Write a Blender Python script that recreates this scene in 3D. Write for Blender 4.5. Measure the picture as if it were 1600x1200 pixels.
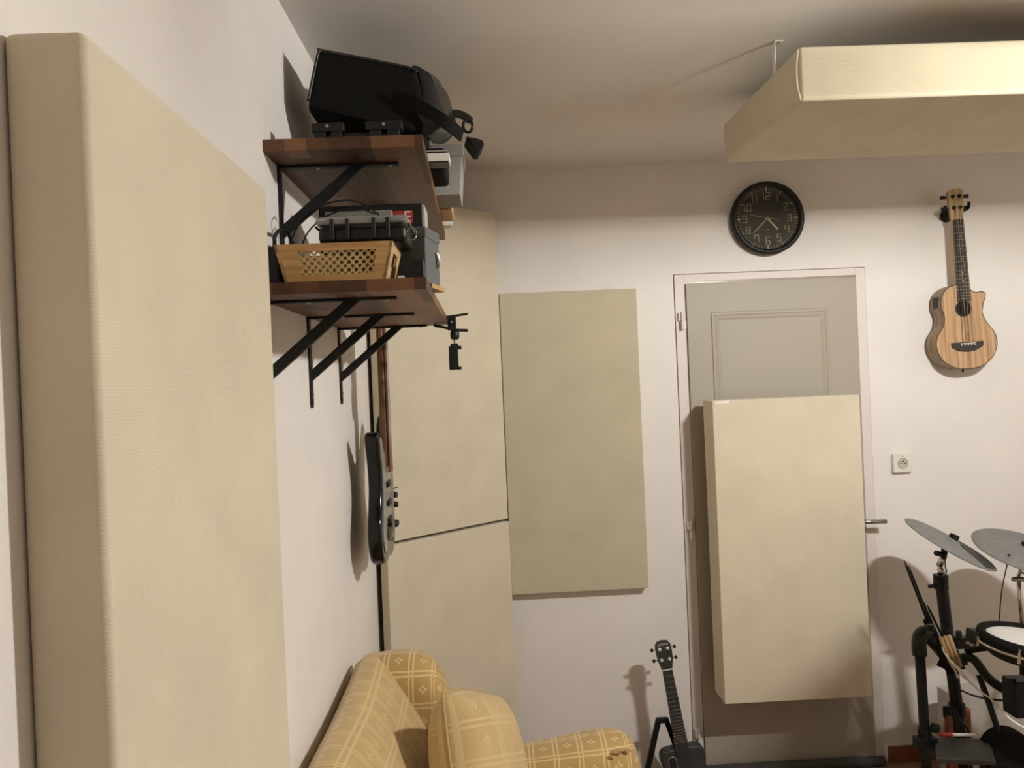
import bpy, bmesh, math, random
from mathutils import Vector, Matrix
random.seed(4)
SC = bpy.context.scene
COL = SC.collection
for o in list(bpy.data.objects): bpy.data.objects.remove(o)

# ------------------------------------------------------------------ camera
H = 1.695                       # eye height above the floor
FPX = 1202.0                    # focal length in pixels of a 1600 px frame
VPX, VPY = 768.0, 600.0         # where lines running to the far wall meet
F_ = Vector((VPX-800, VPY-600, FPX)).normalized()
D_ = Vector((.0425, 1, 0)); D_ = (D_ - F_*D_.dot(F_)).normalized()
R_ = D_.cross(F_) * -1
R_ = -R_ if R_.x < 0 else R_
AX = Matrix((R_, F_, -D_))      # rows: world X, Y, Z seen in the camera frame (right, down, forward)
cd = bpy.data.cameras.new('camera'); cam = bpy.data.objects.new('camera', cd); COL.objects.link(cam)
cd.sensor_fit = 'HORIZONTAL'; cd.sensor_width = 36; cd.lens = FPX/1600*36; cd.clip_start = .02
right = AX @ Vector((1, 0, 0)); up = AX @ Vector((0, -1, 0)); back = AX @ Vector((0, 0, -1))
m = Matrix((right, up, back)).transposed().to_4x4(); m.translation = (0, 0, H)
cam.matrix_world = m
SC.camera = cam

def at(px, py, y):
    """world point at depth y seen at a pixel of the 1600x1200 photograph"""
    r = AX @ Vector((px-800, py-600, FPX)); r = r*(y/r.y)
    return Vector((r.x, r.y, r.z+H))

# ------------------------------------------------------------------ light and exposure
SC.view_settings.view_transform = 'Standard'; SC.view_settings.look = 'None'
SC.view_settings.gamma = 1; SC.view_settings.exposure = 0.0
try: SC.view_settings.use_curve_mapping = False
except Exception: pass
w = bpy.data.worlds.new('world'); SC.world = w; w.use_nodes = True
w.node_tree.nodes['Background'].inputs[0].default_value = (.5, .55, .65, 1)
w.node_tree.nodes['Background'].inputs[1].default_value = .1
LAMP = Vector((1.51, 1.25, .70+H))          # pendant lamp, out of frame to the right
LAMP_POWER = 139.0
LAMP_COL = (1.0, 1.0, .97)
WINDOW_POWER = 0.0

# ------------------------------------------------------------------ materials
def lin(c):
    return tuple(((x/255)/12.92 if x/255 <= .04045 else ((x/255+.055)/1.055)**2.4) for x in c)
def newmat(name, col, rough=.6, metal=0, spec=.5):
    M = bpy.data.materials.new(name); M.use_nodes = True
    b = M.node_tree.nodes['Principled BSDF']
    b.inputs['Base Color'].default_value = (*col, 1); b.inputs['Roughness'].default_value = rough
    b.inputs['Metallic'].default_value = metal; b.inputs['Specular IOR Level'].default_value = spec
    return M
class N:
    def __init__(s, M): s.t = M.node_tree; s.b = s.t.nodes['Principled BSDF']
    def n(s, kind, **kw):
        x = s.t.nodes.new(kind)
        for k, v in kw.items():
            if k.startswith('i_'):
                x.inputs[k[2:].replace('_', ' ')].default_value = v
            else: setattr(x, k, v)
        return x
    def l(s, a, b): s.t.links.new(a, b)
    def m(s, op, a, b=None, c=None):
        x = s.t.nodes.new('ShaderNodeMath'); x.operation = op
        for i, v in enumerate((a, b, c)):
            if v is None: continue
            if isinstance(v, (int, float)): x.inputs[i].default_value = v
            else: s.l(v, x.inputs[i])
        return x.outputs[0]
def coords(g, scale=(1,1,1), kind='Object'):
    tc = g.n('ShaderNodeTexCoord'); mp = g.n('ShaderNodeMapping'); mp.inputs['Scale'].default_value = scale
    g.l(tc.outputs[kind], mp.inputs[0]); return mp.outputs[0]
def ramp(g, fac, stops):
    r = g.n('ShaderNodeValToRGB'); e = r.color_ramp.elements
    while len(e) < len(stops): e.new(.5)
    for q, (p, c) in zip(e, stops): q.position = p; q.color = (*c, 1)
    g.l(fac, r.inputs[0]); return r.outputs[0]
def mixc(g, fac, a, b):
    x = g.n('ShaderNodeMix', data_type='RGBA')
    if isinstance(fac, (int, float)): x.inputs[0].default_value = fac
    else: g.l(fac, x.inputs[0])
    for i, v in ((6, a), (7, b)):
        if isinstance(v, tuple): x.inputs[i].default_value = (*v, 1)
        else: g.l(v, x.inputs[i])
    return x.outputs[2]
def bump(g, hgt, strength, dist=.001):
    b = g.n('ShaderNodeBump'); b.inputs['Strength'].default_value = strength; b.inputs['Distance'].default_value = dist
    g.l(hgt, b.inputs['Height']); g.l(b.outputs[0], g.b.inputs['Normal'])

def mat_plaster(name, col, var=.04, rough=.75):
    M = newmat(name, col, rough, spec=.25); g = N(M)
    c = coords(g)
    n1 = g.n('ShaderNodeTexNoise', i_Scale=2.2, i_Detail=5.0, i_Roughness=.6); g.l(c, n1.inputs['Vector'])
    n2 = g.n('ShaderNodeTexNoise', i_Scale=55.0, i_Detail=4.0); g.l(c, n2.inputs['Vector'])
    a = tuple(x*(1-var) for x in col); b = tuple(min(1, x*(1+var)) for x in col)
    g.l(ramp(g, n1.outputs[0], [(.3, a), (.7, b)]), g.b.inputs['Base Color'])
    n3 = g.n('ShaderNodeTexNoise', i_Scale=9.0, i_Detail=3.0); g.l(c, n3.inputs['Vector'])
    h = g.m('ADD', n2.outputs[0], g.m('MULTIPLY', n3.outputs[0], 3.0))
    bump(g, h, .35, .0012)
    return M
def mat_canvas(name, col):
    """unbleached cotton canvas: fine horizontal ribs and slubs"""
    M = newmat(name, col, .95, spec=.1); g = N(M)
    g.b.inputs['Sheen Weight'].default_value = .15
    c = coords(g)
    n1 = g.n('ShaderNodeTexNoise', i_Scale=6.0, i_Detail=6.0); g.l(c, n1.inputs['Vector'])
    c2 = coords(g, (260, 260, 900))
    n2 = g.n('ShaderNodeTexNoise', i_Scale=1.0, i_Detail=2.0); g.l(c2, n2.inputs['Vector'])
    f = g.m('ADD', g.m('MULTIPLY', n1.outputs[0], .6), g.m('MULTIPLY', n2.outputs[0], .4))
    g.l(ramp(g, f, [(.3, tuple(x*.9 for x in col)), (.7, tuple(min(1, x*1.08) for x in col))]), g.b.inputs['Base Color'])
    w1 = g.n('ShaderNodeTexWave', wave_type='BANDS', bands_direction='Z', i_Scale=90.0, i_Distortion=.6); g.l(c, w1.inputs['Vector'])
    bump(g, g.m('ADD', g.m('MULTIPLY', w1.outputs[0], .5), n2.outputs[0]), .35, .0008)
    return M
def mat_staves(name, dark, light, wid=.045, length=.34, rough=.5):
    """butcher block: staves running along Y"""
    M = newmat(name, dark, rough, spec=.4); g = N(M)
    tc = g.n('ShaderNodeTexCoord'); sp = g.n('ShaderNodeSeparateXYZ'); g.l(tc.outputs['Object'], sp.inputs[0])
    row = g.m('FLOOR', g.m('DIVIDE', sp.outputs[0], wid))
    off = g.m('FRACT', g.m('MULTIPLY', row, .377))
    cell = g.m('FLOOR', g.m('ADD', g.m('DIVIDE', sp.outputs[1], length), off))
    cb = g.n('ShaderNodeCombineXYZ'); g.l(row, cb.inputs[0]); g.l(cell, cb.inputs[1])
    wn = g.n('ShaderNodeTexWhiteNoise', noise_dimensions='3D'); g.l(cb.outputs[0], wn.inputs['Vector'])
    c = coords(g, (60, 4, 60))
    ns = g.n('ShaderNodeTexNoise', i_Scale=1.0, i_Detail=4.0); g.l(c, ns.inputs['Vector'])
    f = g.m('ADD', g.m('MULTIPLY', wn.outputs[0], .7), g.m('MULTIPLY', ns.outputs[0], .3))
    mid = tuple((a+b)/2 for a, b in zip(dark, light))
    g.l(ramp(g, f, [(.1, dark), (.5, mid), (.9, light)]), g.b.inputs['Base Color'])
    return M
def mat_wood(name, dark, light, scale=(40, 40, 3), rough=.5, coat=0):
    M = newmat(name, light, rough, spec=.4); g = N(M)
    c = coords(g, scale)
    ns = g.n('ShaderNodeTexNoise', i_Scale=1.0, i_Detail=5.0, i_Distortion=.4); g.l(c, ns.inputs['Vector'])
    g.l(ramp(g, ns.outputs[0], [(.35, dark), (.62, light)]), g.b.inputs['Base Color'])
    g.b.inputs['Coat Weight'].default_value = coat
    return M
def mat_damask(name, base, line, cw=.072, ch=.088):
    """gold upholstery: checks of doubled lines with a small flower in each, laid out in the UVs (metres)"""
    M = newmat(name, base, .85, spec=.2); g = N(M)
    g.b.inputs['Sheen Weight'].default_value = .3
    uv = g.n('ShaderNodeUVMap'); sp = g.n('ShaderNodeSeparateXYZ'); g.l(uv.outputs[0], sp.inputs[0])
    u = g.m('DIVIDE', sp.outputs[0], cw); v = g.m('DIVIDE', sp.outputs[1], ch)
    fu = g.m('SUBTRACT', g.m('FRACT', u), .5); fv = g.m('SUBTRACT', g.m('FRACT', v), .5)
    def dbl(f, k):
        a = g.m('ABSOLUTE', f)                       # .5 on the cell border
        d = g.m('SUBTRACT', .5, a)
        return g.m('LESS_THAN', g.m('ABSOLUTE', g.m('SUBTRACT', d, .085*k)), .035*k)
    lines = g.m('MAXIMUM', dbl(fu, 1), dbl(fv, .85))
    r = g.m('SQRT', g.m('ADD', g.m('POWER', g.m('MULTIPLY', fu, cw), 2), g.m('POWER', g.m('MULTIPLY', fv, ch), 2)))
    ang = g.m('ARCTAN2', fv, fu)
    pet = g.m('ADD', .0095, g.m('MULTIPLY', g.m('COSINE', g.m('MULTIPLY', ang, 4)), .0035))
    fl = g.m('MULTIPLY', g.m('LESS_THAN', r, pet), g.m('GREATER_THAN', r, .0045))
    f = g.m('MAXIMUM', lines, fl)
    tw = g.n('ShaderNodeTexNoise', i_Scale=420.0, i_Detail=1.0); g.l(coords(g), tw.inputs['Vector'])
    n1 = g.n('ShaderNodeTexNoise', i_Scale=7.0, i_Detail=4.0); g.l(coords(g), n1.inputs['Vector'])
    bs = ramp(g, g.m('ADD', g.m('MULTIPLY', n1.outputs[0], .6), g.m('MULTIPLY', tw.outputs[0], .4)),
              [(.3, tuple(x*.82 for x in base)), (.7, tuple(x*1.15 for x in base))])
    g.l(mixc(g, g.m('MULTIPLY', f, .8), bs, line), g.b.inputs['Base Color'])
    bump(g, g.m('ADD', g.m('MULTIPLY', tw.outputs[0], .6), f), .3, .001)
    return M
def mat_noise(name, a, b, scale=80, rough=.7, metal=0, bs=0, spec=.5):
    M = newmat(name, a, rough, metal, spec); g = N(M)
    n1 = g.n('ShaderNodeTexNoise', i_Scale=float(scale), i_Detail=4.0); g.l(coords(g), n1.inputs['Vector'])
    g.l(ramp(g, n1.outputs[0], [(.35, a), (.65, b)]), g.b.inputs['Base Color'])
    if bs: bump(g, n1.outputs[0], bs, .001)
    return M
def mat_parquet(name):
    M = newmat(name, (.2, .08, .03), .35, spec=.5); g = N(M)
    c = coords(g)
    br = g.n('ShaderNodeTexBrick', i_Scale=1.0); g.l(c, br.inputs['Vector'])
    br.inputs['Color1'].default_value = (.28, .175, .11, 1); br.inputs['Color2'].default_value = (.36, .235, .15, 1)
    br.inputs['Mortar'].default_value = (.12, .06, .03, 1); br.inputs['Mortar Size'].default_value = .002
    br.inputs['Brick Width'].default_value = .5; br.inputs['Row Height'].default_value = .09
    g.l(br.outputs[0], g.b.inputs['Base Color']); return M

WALL = mat_plaster('wall_paint', (.80, .745, .69))
CEIL = mat_plaster('ceiling_paint', (.75, .71, .655))
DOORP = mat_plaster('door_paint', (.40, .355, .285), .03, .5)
FRAMEP = mat_plaster('frame_paint', (.74, .67, .62), .02, .5)
CANVAS = mat_canvas('canvas', (.665, .585, .44))
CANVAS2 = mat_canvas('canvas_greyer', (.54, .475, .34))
STAVES = mat_staves('butcher_block', (.05, .020, .009), (.25, .115, .048))
METAL_BLK = mat_noise('black_metal', (.0045, .0042, .004), (.009, .0085, .008), 60, .5, 0, .1, .3)
PLASTIC_BLK = mat_noise('black_plastic', (.005, .0048, .0045), (.010, .0095, .009), 90, .42, 0, .05, .35)
FABRIC_BLK = mat_noise('black_fabric', (.006, .0055, .005), (.012, .011, .010), 350, .9, 0, .3, .15)
LEATHER = mat_noise('black_leather', (.010, .009, .008), (.018, .016, .015), 160, .3, 0, .25)
CHROME = mat_noise('chrome', (.62, .60, .56), (.72, .70, .66), 30, .18, 1)
STEEL = mat_noise('brushed_steel', (.34, .31, .28), (.42, .39, .35), 60, .32, 1)
WHITE_PL = mat_noise('white_plastic', (.74, .69, .62), (.80, .75, .68), 20, .4)
WHITE_MT = mat_noise('white_enamel', (.80, .76, .70), (.85, .81, .75), 20, .35)
GREY_FAB = mat_noise('grey_felt', (.12, .122, .12), (.16, .162, .16), 300, .9, 0, .3, .2)
GREY_LT = mat_noise('pale_grey_fabric', (.30, .29, .26), (.36, .35, .31), 260, .9, 0, .3, .2)
CHAR_FAB = mat_noise('charcoal_fabric', (.022, .022, .022), (.04, .04, .04), 300, .9, 0, .3, .2)
BAMBOO = mat_wood('bamboo', (.44, .24, .09), (.60, .36, .15), (5, 60, 90), .5)
BAMBOO_L = mat_wood('bamboo_light', (.52, .32, .15), (.66, .44, .23), (60, 5, 60), .5)
CANE = mat_noise('cane', (.50, .36, .15), (.66, .50, .24), 500, .7, 0, .3)
PINE = mat_wood('pine', (.42, .24, .09), (.58, .36, .16), (30, 6, 30), .6)
ROSEWOOD = mat_wood('rosewood', (.09, .035, .015), (.20, .085, .035), (60, 4, 60), .45)
ZEBRA = mat_wood('striped_spruce', (.33, .175, .085), (.58, .37, .20), (75, 2.2, 75), .38, .2)
SIDEW = mat_wood('uke_side', (.20, .125, .07), (.33, .225, .13), (60, 2.5, 60), .45)
HEADW = mat_wood('uke_head', (.42, .28, .13), (.58, .42, .22), (40, 4, 40), .45)
SKIRT = mat_wood('skirting_wood', (.15, .045, .018), (.26, .085, .034), (3, 40, 50), .45)
PARQUET = mat_parquet('parquet')
BODY_BLK = newmat('gloss_black', (.004, .004, .004), .14, 0, .35)
CARBON = mat_noise('matt_carbon', (.022, .024, .024), (.035, .037, .036), 200, .5, 0, .1)
GUARD = mat_noise('pickguard', (.26, .245, .21), (.34, .32, .28), 20, .3)
FRETB = mat_noise('fretboard', (.025, .020, .018), (.05, .04, .035), 120, .5)
FRETM = mat_noise('fret_metal', (.45, .42, .38), (.55, .52, .46), 40, .3, 1)
BRASS = mat_noise('string_brass', (.40, .33, .24), (.5, .42, .32), 40, .35, 1)
STRINGD = newmat('dark_string', (.03, .025, .02), .5)
POSTM = newmat('nickel', (.75, .73, .68), .55, .6)
BONE = newmat('bone', (.75, .70, .60), .4)
LUME = newmat('luminous_paint', (.62, .60, .33), .6)
LUME_D = newmat('luminous_dim', (.36, .35, .22), .6)
DIAL = mat_noise('dial', (.028, .020, .016), (.036, .026, .021), 30, .6)
CYM = mat_noise('cymbal_rubber', (.17, .165, .155), (.21, .205, .19), 40, .55)
CYM_D = mat_noise('cymbal_zone', (.03, .03, .03), (.045, .045, .045), 60, .6)
HEADM = mat_noise('mesh_head', (.62, .58, .53), (.70, .66, .60), 300, .8)
STICKW = mat_wood('stick_wood', (.44, .27, .13), (.58, .38, .20), (40, 40, 4), .5)
RED = newmat('red', (.42, .03, .02), .5)
GOLD = mat_damask('gold_damask', (.46, .29, .105), (.70, .52, .265))
GOLD2 = mat_damask('gold_damask_pale', (.53, .365, .155), (.66, .485, .235), .075, .11)
GOLD3 = mat_damask('gold_damask_plain', (.55, .385, .175), (.63, .46, .22), .09, .12)
PIPE = mat_noise('gold_piping', (.42, .28, .12), (.5, .34, .15), 200, .85, 0, .3)
GLASSY = newmat('clear_lid', (.75, .74, .70), .12); _b = GLASSY.node_tree.nodes['Principled BSDF']
_b.inputs['Transmission Weight'].default_value = .75; _b.inputs['IOR'].default_value = 1.3
GLASS = newmat('clock_glass', (1, 1, 1), .03); _b = GLASS.node_tree.nodes['Principled BSDF']
_b.inputs['Transmission Weight'].default_value = 1; _b.inputs['IOR'].default_value = 1.45
DRAFT = mat_noise('draft_fabric', (.06, .055, .052), (.085, .078, .072), 200, .85, 0, .3)
CARDW = mat_noise('white_card', (.42, .38, .33), (.5, .46, .40), 20, .6)
CABLEW = newmat('white_cable', (.85, .80, .68), .45)
DARKIN = newmat('dark_inside', (.012, .009, .007), .9)

# ------------------------------------------------------------------ mesh helpers
def B(): return bmesh.new()
def box(bm, c, s, rot=None):
    r = bmesh.ops.create_cube(bm, size=1); v = r['verts']
    bmesh.ops.scale(bm, vec=s, verts=v)
    if rot is not None: bmesh.ops.rotate(bm, cent=(0, 0, 0), matrix=rot, verts=v)
    bmesh.ops.translate(bm, vec=c, verts=v); return v
def box2(bm, a, b): return box(bm, [(x+y)/2 for x, y in zip(a, b)], [abs(y-x) for x, y in zip(a, b)])
def frame_of(d):
    d = d.normalized(); a = Vector((0, 0, 1)) if abs(d.z) < .9 else Vector((1, 0, 0))
    u = d.cross(a).normalized(); return u, d.cross(u).normalized()
def tube(bm, pts, r, seg=10, cap=True, flat=None):
    """sweep a circle (or an ellipse rx, ry) along a polyline; r may be a list"""
    pts = [Vector(p) for p in pts]; rings = []; u = v = None
    for i, p in enumerate(pts):
        d = (pts[min(i+1, len(pts)-1)] - pts[max(i-1, 0)]).normalized()
        if u is None: u, v = frame_of(d)
        else:
            u = (u - d*u.dot(d)).normalized(); v = d.cross(u)
        rr = r[i] if isinstance(r, (list, tuple)) else r
        k = flat or 1
        rings.append([bm.verts.new(p + u*rr*math.cos(2*math.pi*j/seg) + v*rr*k*math.sin(2*math.pi*j/seg)) for j in range(seg)])
    for a, b in zip(rings, rings[1:]):
        for j in range(seg): bm.faces.new((a[j], a[(j+1) % seg], b[(j+1) % seg], b[j]))
    if cap: bm.faces.new(rings[0][::-1]); bm.faces.new(rings[-1])
def band(bm, pts, wdir, wid, th):
    """flat strap: rectangle cross-section, width along wdir"""
    pts = [Vector(p) for p in pts]; rings = []
    for i, p in enumerate(pts):
        d = (pts[min(i+1, len(pts)-1)] - pts[max(i-1, 0)]).normalized()
        u = Vector(wdir); u = (u - d*u.dot(d)).normalized(); v = d.cross(u)
        rings.append([bm.verts.new(p + u*a*wid/2 + v*b*th/2) for a, b in ((-1, -1), (1, -1), (1, 1), (-1, 1))])
    for a, b in zip(rings, rings[1:]):
        for j in range(4): bm.faces.new((a[j], a[(j+1) % 4], b[(j+1) % 4], b[j]))
    bm.faces.new(rings[0][::-1]); bm.faces.new(rings[-1])
def spline(pts, n=8, closed=False):
    pts = [Vector(p) for p in pts]; out = []; L = len(pts); rng = L if closed else L-1
    for i in range(rng):
        if closed: p0, p1, p2, p3 = (pts[(i+k) % L] for k in (-1, 0, 1, 2))
        else: p0, p1, p2, p3 = pts[max(i-1, 0)], pts[i], pts[i+1], pts[min(i+2, L-1)]
        for k in range(n):
            t = k/n
            out.append(.5*((2*p1)+(p2-p0)*t+(2*p0-5*p1+4*p2-p3)*t*t+(3*p1-p0-3*p2+p3)*t**3))
    if not closed: out.append(pts[-1])
    return out
def lathe(bm, prof, seg=48, mtx=None):
    """prof: list of (r, h) around local Z"""
    rings = []
    for r, h in prof:
        if r < 1e-6: rings.append([bm.verts.new((0, 0, h))])
        else: rings.append([bm.verts.new((r*math.cos(2*math.pi*j/seg), r*math.sin(2*math.pi*j/seg), h)) for j in range(seg)])
    for a, b in zip(rings, rings[1:]):
        for j in range(seg):
            k = (j+1) % seg
            if len(a) == 1 and len(b) == 1: continue
            if len(a) == 1: bm.faces.new((a[0], b[k], b[j]))
            elif len(b) == 1: bm.faces.new((a[j], a[k], b[0]))
            else: bm.faces.new((a[j], a[k], b[k], b[j]))
    if mtx is not None:
        vs = [v for r in rings for v in r]; bmesh.ops.transform(bm, matrix=mtx, verts=vs)
def prism(bm, outline, z0, z1, mtx=None):
    """extrude a 2-D outline from z0 to z1"""
    a = [bm.verts.new((p[0], p[1], z0)) for p in outline]; b = [bm.verts.new((p[0], p[1], z1)) for p in outline]
    n = len(a)
    for j in range(n): bm.faces.new((a[j], a[(j+1) % n], b[(j+1) % n], b[j]))
    bm.faces.new(a[::-1]); bm.faces.new(b)
    if mtx is not None: bmesh.ops.transform(bm, matrix=mtx, verts=a+b)
def obj(name, bm, mat, parent=None, bevel=0, seg=3, smooth=False, sub=0, world=None):
    bmesh.ops.recalc_face_normals(bm, faces=bm.faces)
    me = bpy.data.meshes.new(name); bm.to_mesh(me); bm.free()
    o = bpy.data.objects.new(name, me); COL.objects.link(o)
    if mat: me.materials.append(mat)
    if parent: o.parent = parent
    if world is not None: o.matrix_world = world
    if bevel:
        md = o.modifiers.new('bevel', 'BEVEL'); md.width = bevel; md.segments = seg; md.limit_method = 'ANGLE'; md.angle_limit = math.radians(40)
    if sub:
        md = o.modifiers.new('sub', 'SUBSURF'); md.levels = sub; md.render_levels = sub
    if smooth or bevel:
        for p in me.polygons: p.use_smooth = True
        if bevel and not sub:
            md = o.modifiers.new('wn', 'WEIGHTED_NORMAL'); md.keep_sharp = False
    return o
def thing(name, label, cat, loc=(0, 0, 0), rot=(0, 0, 0), group=None):
    o = bpy.data.objects.new(name, None); COL.objects.link(o); o.empty_display_size = .05
    o.location = loc; o.rotation_euler = rot; o['label'] = label; o['category'] = cat
    if group: o['group'] = group
    return o
def tag(o, label, cat, group=None, kind=None):
    o['label'] = label; o['category'] = cat
    if group: o['group'] = group
    if kind: o['kind'] = kind
    return o
def struct(o): o['kind'] = 'structure'; return o
def recenter(o, p):
    """move the origin of a top-level mesh built in world coordinates to p"""
    p = Vector(p); o.data.transform(Matrix.Translation(-p)); o.location = p; return o
def pinned(root):
    """children were built in world coordinates: keep them there under the root"""
    bpy.context.view_layer.update()
    inv = root.matrix_world.inverted()
    for ch in root.children:
        if not ch.get('_l'): ch.data.transform(inv) if ch.type == 'MESH' else None
def textobj(name, body, size, mat, parent, mtx, depth=.0004, font_scale=1):
    cu = bpy.data.curves.new(name, 'FONT'); cu.body = body; cu.size = size; cu.extrude = depth
    cu.align_x = 'CENTER'; cu.align_y = 'CENTER'
    tmp = bpy.data.objects.new(name+'_c', cu); COL.objects.link(tmp)
    dg = bpy.context.evaluated_depsgraph_get(); me = bpy.data.meshes.new_from_object(tmp.evaluated_get(dg))
    bpy.data.objects.remove(tmp); bpy.data.curves.remove(cu)
    me.name = name; me.transform(mtx); me.materials.clear(); me.materials.append(mat)
    o = bpy.data.objects.new(name, me); COL.objects.link(o); o.parent = parent; return o

# ------------------------------------------------------------------ room shell
XL, YF, XR, YB = -.455, 3.265, 3.3, -1.6
ZC = .909+H
T = .12
def slab(name, a, b, mat): 
    bm = B(); box2(bm, a, b); return struct(obj(name, bm, mat))
slab('wall_left', (XL-T, YB-T, 0), (XL, YF+T, ZC), WALL)
slab('wall_right', (XR, YB-T, 0), (XR+T, YF+T, ZC), WALL)
slab('wall_back', (XL, YB-T, 0), (XR, YB, ZC), mat_plaster('back_wall_paint', (.40, .34, .28)))
slab('ceiling', (XL-T, YB-T, ZC), (XR+T, YF+T, ZC+T), CEIL)
slab('floor', (XL-T, YB-T, -T), (XR+T, YF+T, 0), PARQUET)
# far wall with the door opening
OX0, OX1, OZ = .793, 1.6225, .435+H
bm = B()
box2(bm, (XL, YF, 0), (OX0, YF+T, ZC)); box2(bm, (OX1, YF, 0), (XR, YF+T, ZC)); box2(bm, (OX0, YF, OZ), (OX1, YF+T, ZC))
struct(obj('wall_far', bm, WALL))
# lit hallway behind the door; a sliver of it shows over the leaf
bm = B(); HX0, HX1, HY = OX0-.25, OX1+.25, YF+T+1.0
box2(bm, (HX0-.05, YF+T, 0), (HX0, HY, 2.6)); box2(bm, (HX1, YF+T, 0), (HX1+.05, HY, 2.6)); box2(bm, (HX0-.05, HY, 0), (HX1+.05, HY+.05, 2.6))
struct(obj('wall_hall', bm, WALL))
slab('ceiling_hall', (HX0-.05, YF+T, 2.6), (HX1+.05, HY+.05, 2.65), CEIL)
slab('floor_hall', (HX0-.05, YF+T, -.05), (HX1+.05, HY+.05, 0), PARQUET)
HL = newmat('hall_bulb', (1, 1, 1), .4); HL.node_tree.nodes['Principled BSDF'].inputs['Emission Color'].default_value = (1, .97, .93, 1); HL.node_tree.nodes['Principled BSDF'].inputs['Emission Strength'].default_value = 60
bm = B(); bmesh.ops.create_uvsphere(bm, u_segments=20, v_segments=12, radius=.07); bmesh.ops.translate(bm, vec=(1.2, HY-.12, 1.60), verts=bm.verts); tube(bm, [(1.2, HY-.06, 1.60), (1.2, HY-.0005, 1.60)], .02, 12)
tag(recenter(obj('hall_lamp', bm, HL, smooth=True), (1.2, HY, 1.60)), 'white globe wall lamp in the hallway behind the door', 'lamp')
# frame: left gap is the wide one
bm = B()
DX0, DX1, DZ = .843, 1.578, .397+H
FY = YF-.003
box2(bm, (OX0+.004, FY, 0), (DX0-.001, YF+T, OZ-.003))
box2(bm, (DX1+.003, FY, 0), (OX1-.0015, YF+T, OZ-.003))
box2(bm, (DX0-.001, FY, DZ+.004), (DX1+.003, YF+T, OZ-.003))
struct(obj('trim_1', bm, FRAMEP, bevel=.0015, seg=2))
# skirting to the right of the door, and along the other walls
bm = B(); box2(bm, (OX1+.012, YF-.014, 0), (XR, YF, .068)); struct(obj('baseboard_far', bm, SKIRT, bevel=.003))
bm = B(); box2(bm, (XL, YB, 0), (XL+.014, YF, .068)); struct(obj('baseboard_left', bm, SKIRT, bevel=.003))
bm = B(); box2(bm, (DX0-.03, YF-.05, 0), (DX1+.03, YF-.001, .005)); struct(obj('trim_2', bm, STEEL, bevel=.001))
# door
LY = YF-.016                    # the leaf stands a little proud of the frame
door = bpy.data.objects.new('door_1', None); COL.objects.link(door); door.location = ((DX0+DX1)/2, YF, 0); struct(door)
def dchild(name, bm, mat, **k):
    o = obj(name, bm, mat, **k); o.parent = door; o.matrix_parent_inverse = Matrix.Translation(-door.location); return o
bm = B(); box2(bm, (DX0, LY, .012), (DX1-.002, LY+.038, DZ-.006)); dchild('door_leaf', bm, DOORP, bevel=.0015, seg=2)
def moulding(x0, x1, z0, z1, name='moulding'):
    bm = B()
    prof = [(0, 0), (.004, -.0055), (.012, -.006), (.018, -.002), (.026, -.0045), (.034, -.001), (.036, 0)]
    for i in range(4):
        pass
    rings = []
    for (ins, h) in prof:
        rings.append([bm.verts.new((x, LY+h, z)) for x, z in ((x0+ins, z0+ins), (x1-ins, z0+ins), (x1-ins, z1-ins), (x0+ins, z1-ins))])
    for a, b in zip(rings, rings[1:]):
        for j in range(4): bm.faces.new((a[j], a[(j+1) % 4], b[(j+1) % 4], b[j]))
    dchild(name, bm, DOORP)
    bm = B(); box2(bm, (x0+.036, LY-.0008, z0+.036), (x1-.036, LY+.002, z1-.036)); dchild('door_panel', bm, DOORP)
a = at(1110, 488, LY); b = at(1294, 482, LY)
moulding(a.x, b.x, -.36+H, a.z)
moulding(a.x, b.x, -1.39+H, -.62+H)
for (px, py) in ((1066.5, 501), (1080, 828), (1092.5, 1154)):
    p = at(px, py, LY-.005)
    bm = B(); tube(bm, [(p.x, LY-.006, p.z-.038), (p.x, LY-.006, p.z-.001)], .0062, 12); tube(bm, [(p.x, LY-.006, p.z+.001), (p.x, LY-.006, p.z+.038)], .0062, 12)
    box2(bm, (p.x-.003, LY-.004, p.z-.035), (p.x+.016, LY+.001, p.z-.001)); box2(bm, (p.x-.014, LY-.001, p.z+.001), (p.x+.003, YF-.002, p.z+.035))
    dchild('hinge', bm, FRAMEP, smooth=False)
hx = DX1-.045; hz = -.645+H
bm = B(); box2(bm, (hx-.02, LY-.006, hz-.13), (hx+.02, LY, hz+.06)); hp = dchild('handle_plate', bm, STEEL, bevel=.003)
bm = B(); tube(bm, [(hx, LY, hz), (hx, LY-.05, hz), (hx+.006, LY-.06, hz), (hx+.03, LY-.063, hz), (hx+.098, LY-.06, hz-.002)], .0095, 14); dchild('handle', bm, STEEL, smooth=True)
# draught excluder lying against the door
bm = B(); tube(bm, [(DX0-.005, YF-.041, .0262), (DX0+.3, YF-.041, .0265), (DX0+.6, YF-.0415, .0262), (DX1+.018, YF-.041, .0262)], [.020, .021, .021, .02], 20)
tag(recenter(obj('draft_excluder', bm, DRAFT, smooth=True), (1.2, YF-.041, .005)), 'dark grey fabric draught excluder lying along the foot of the door', 'draught excluder')

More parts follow.
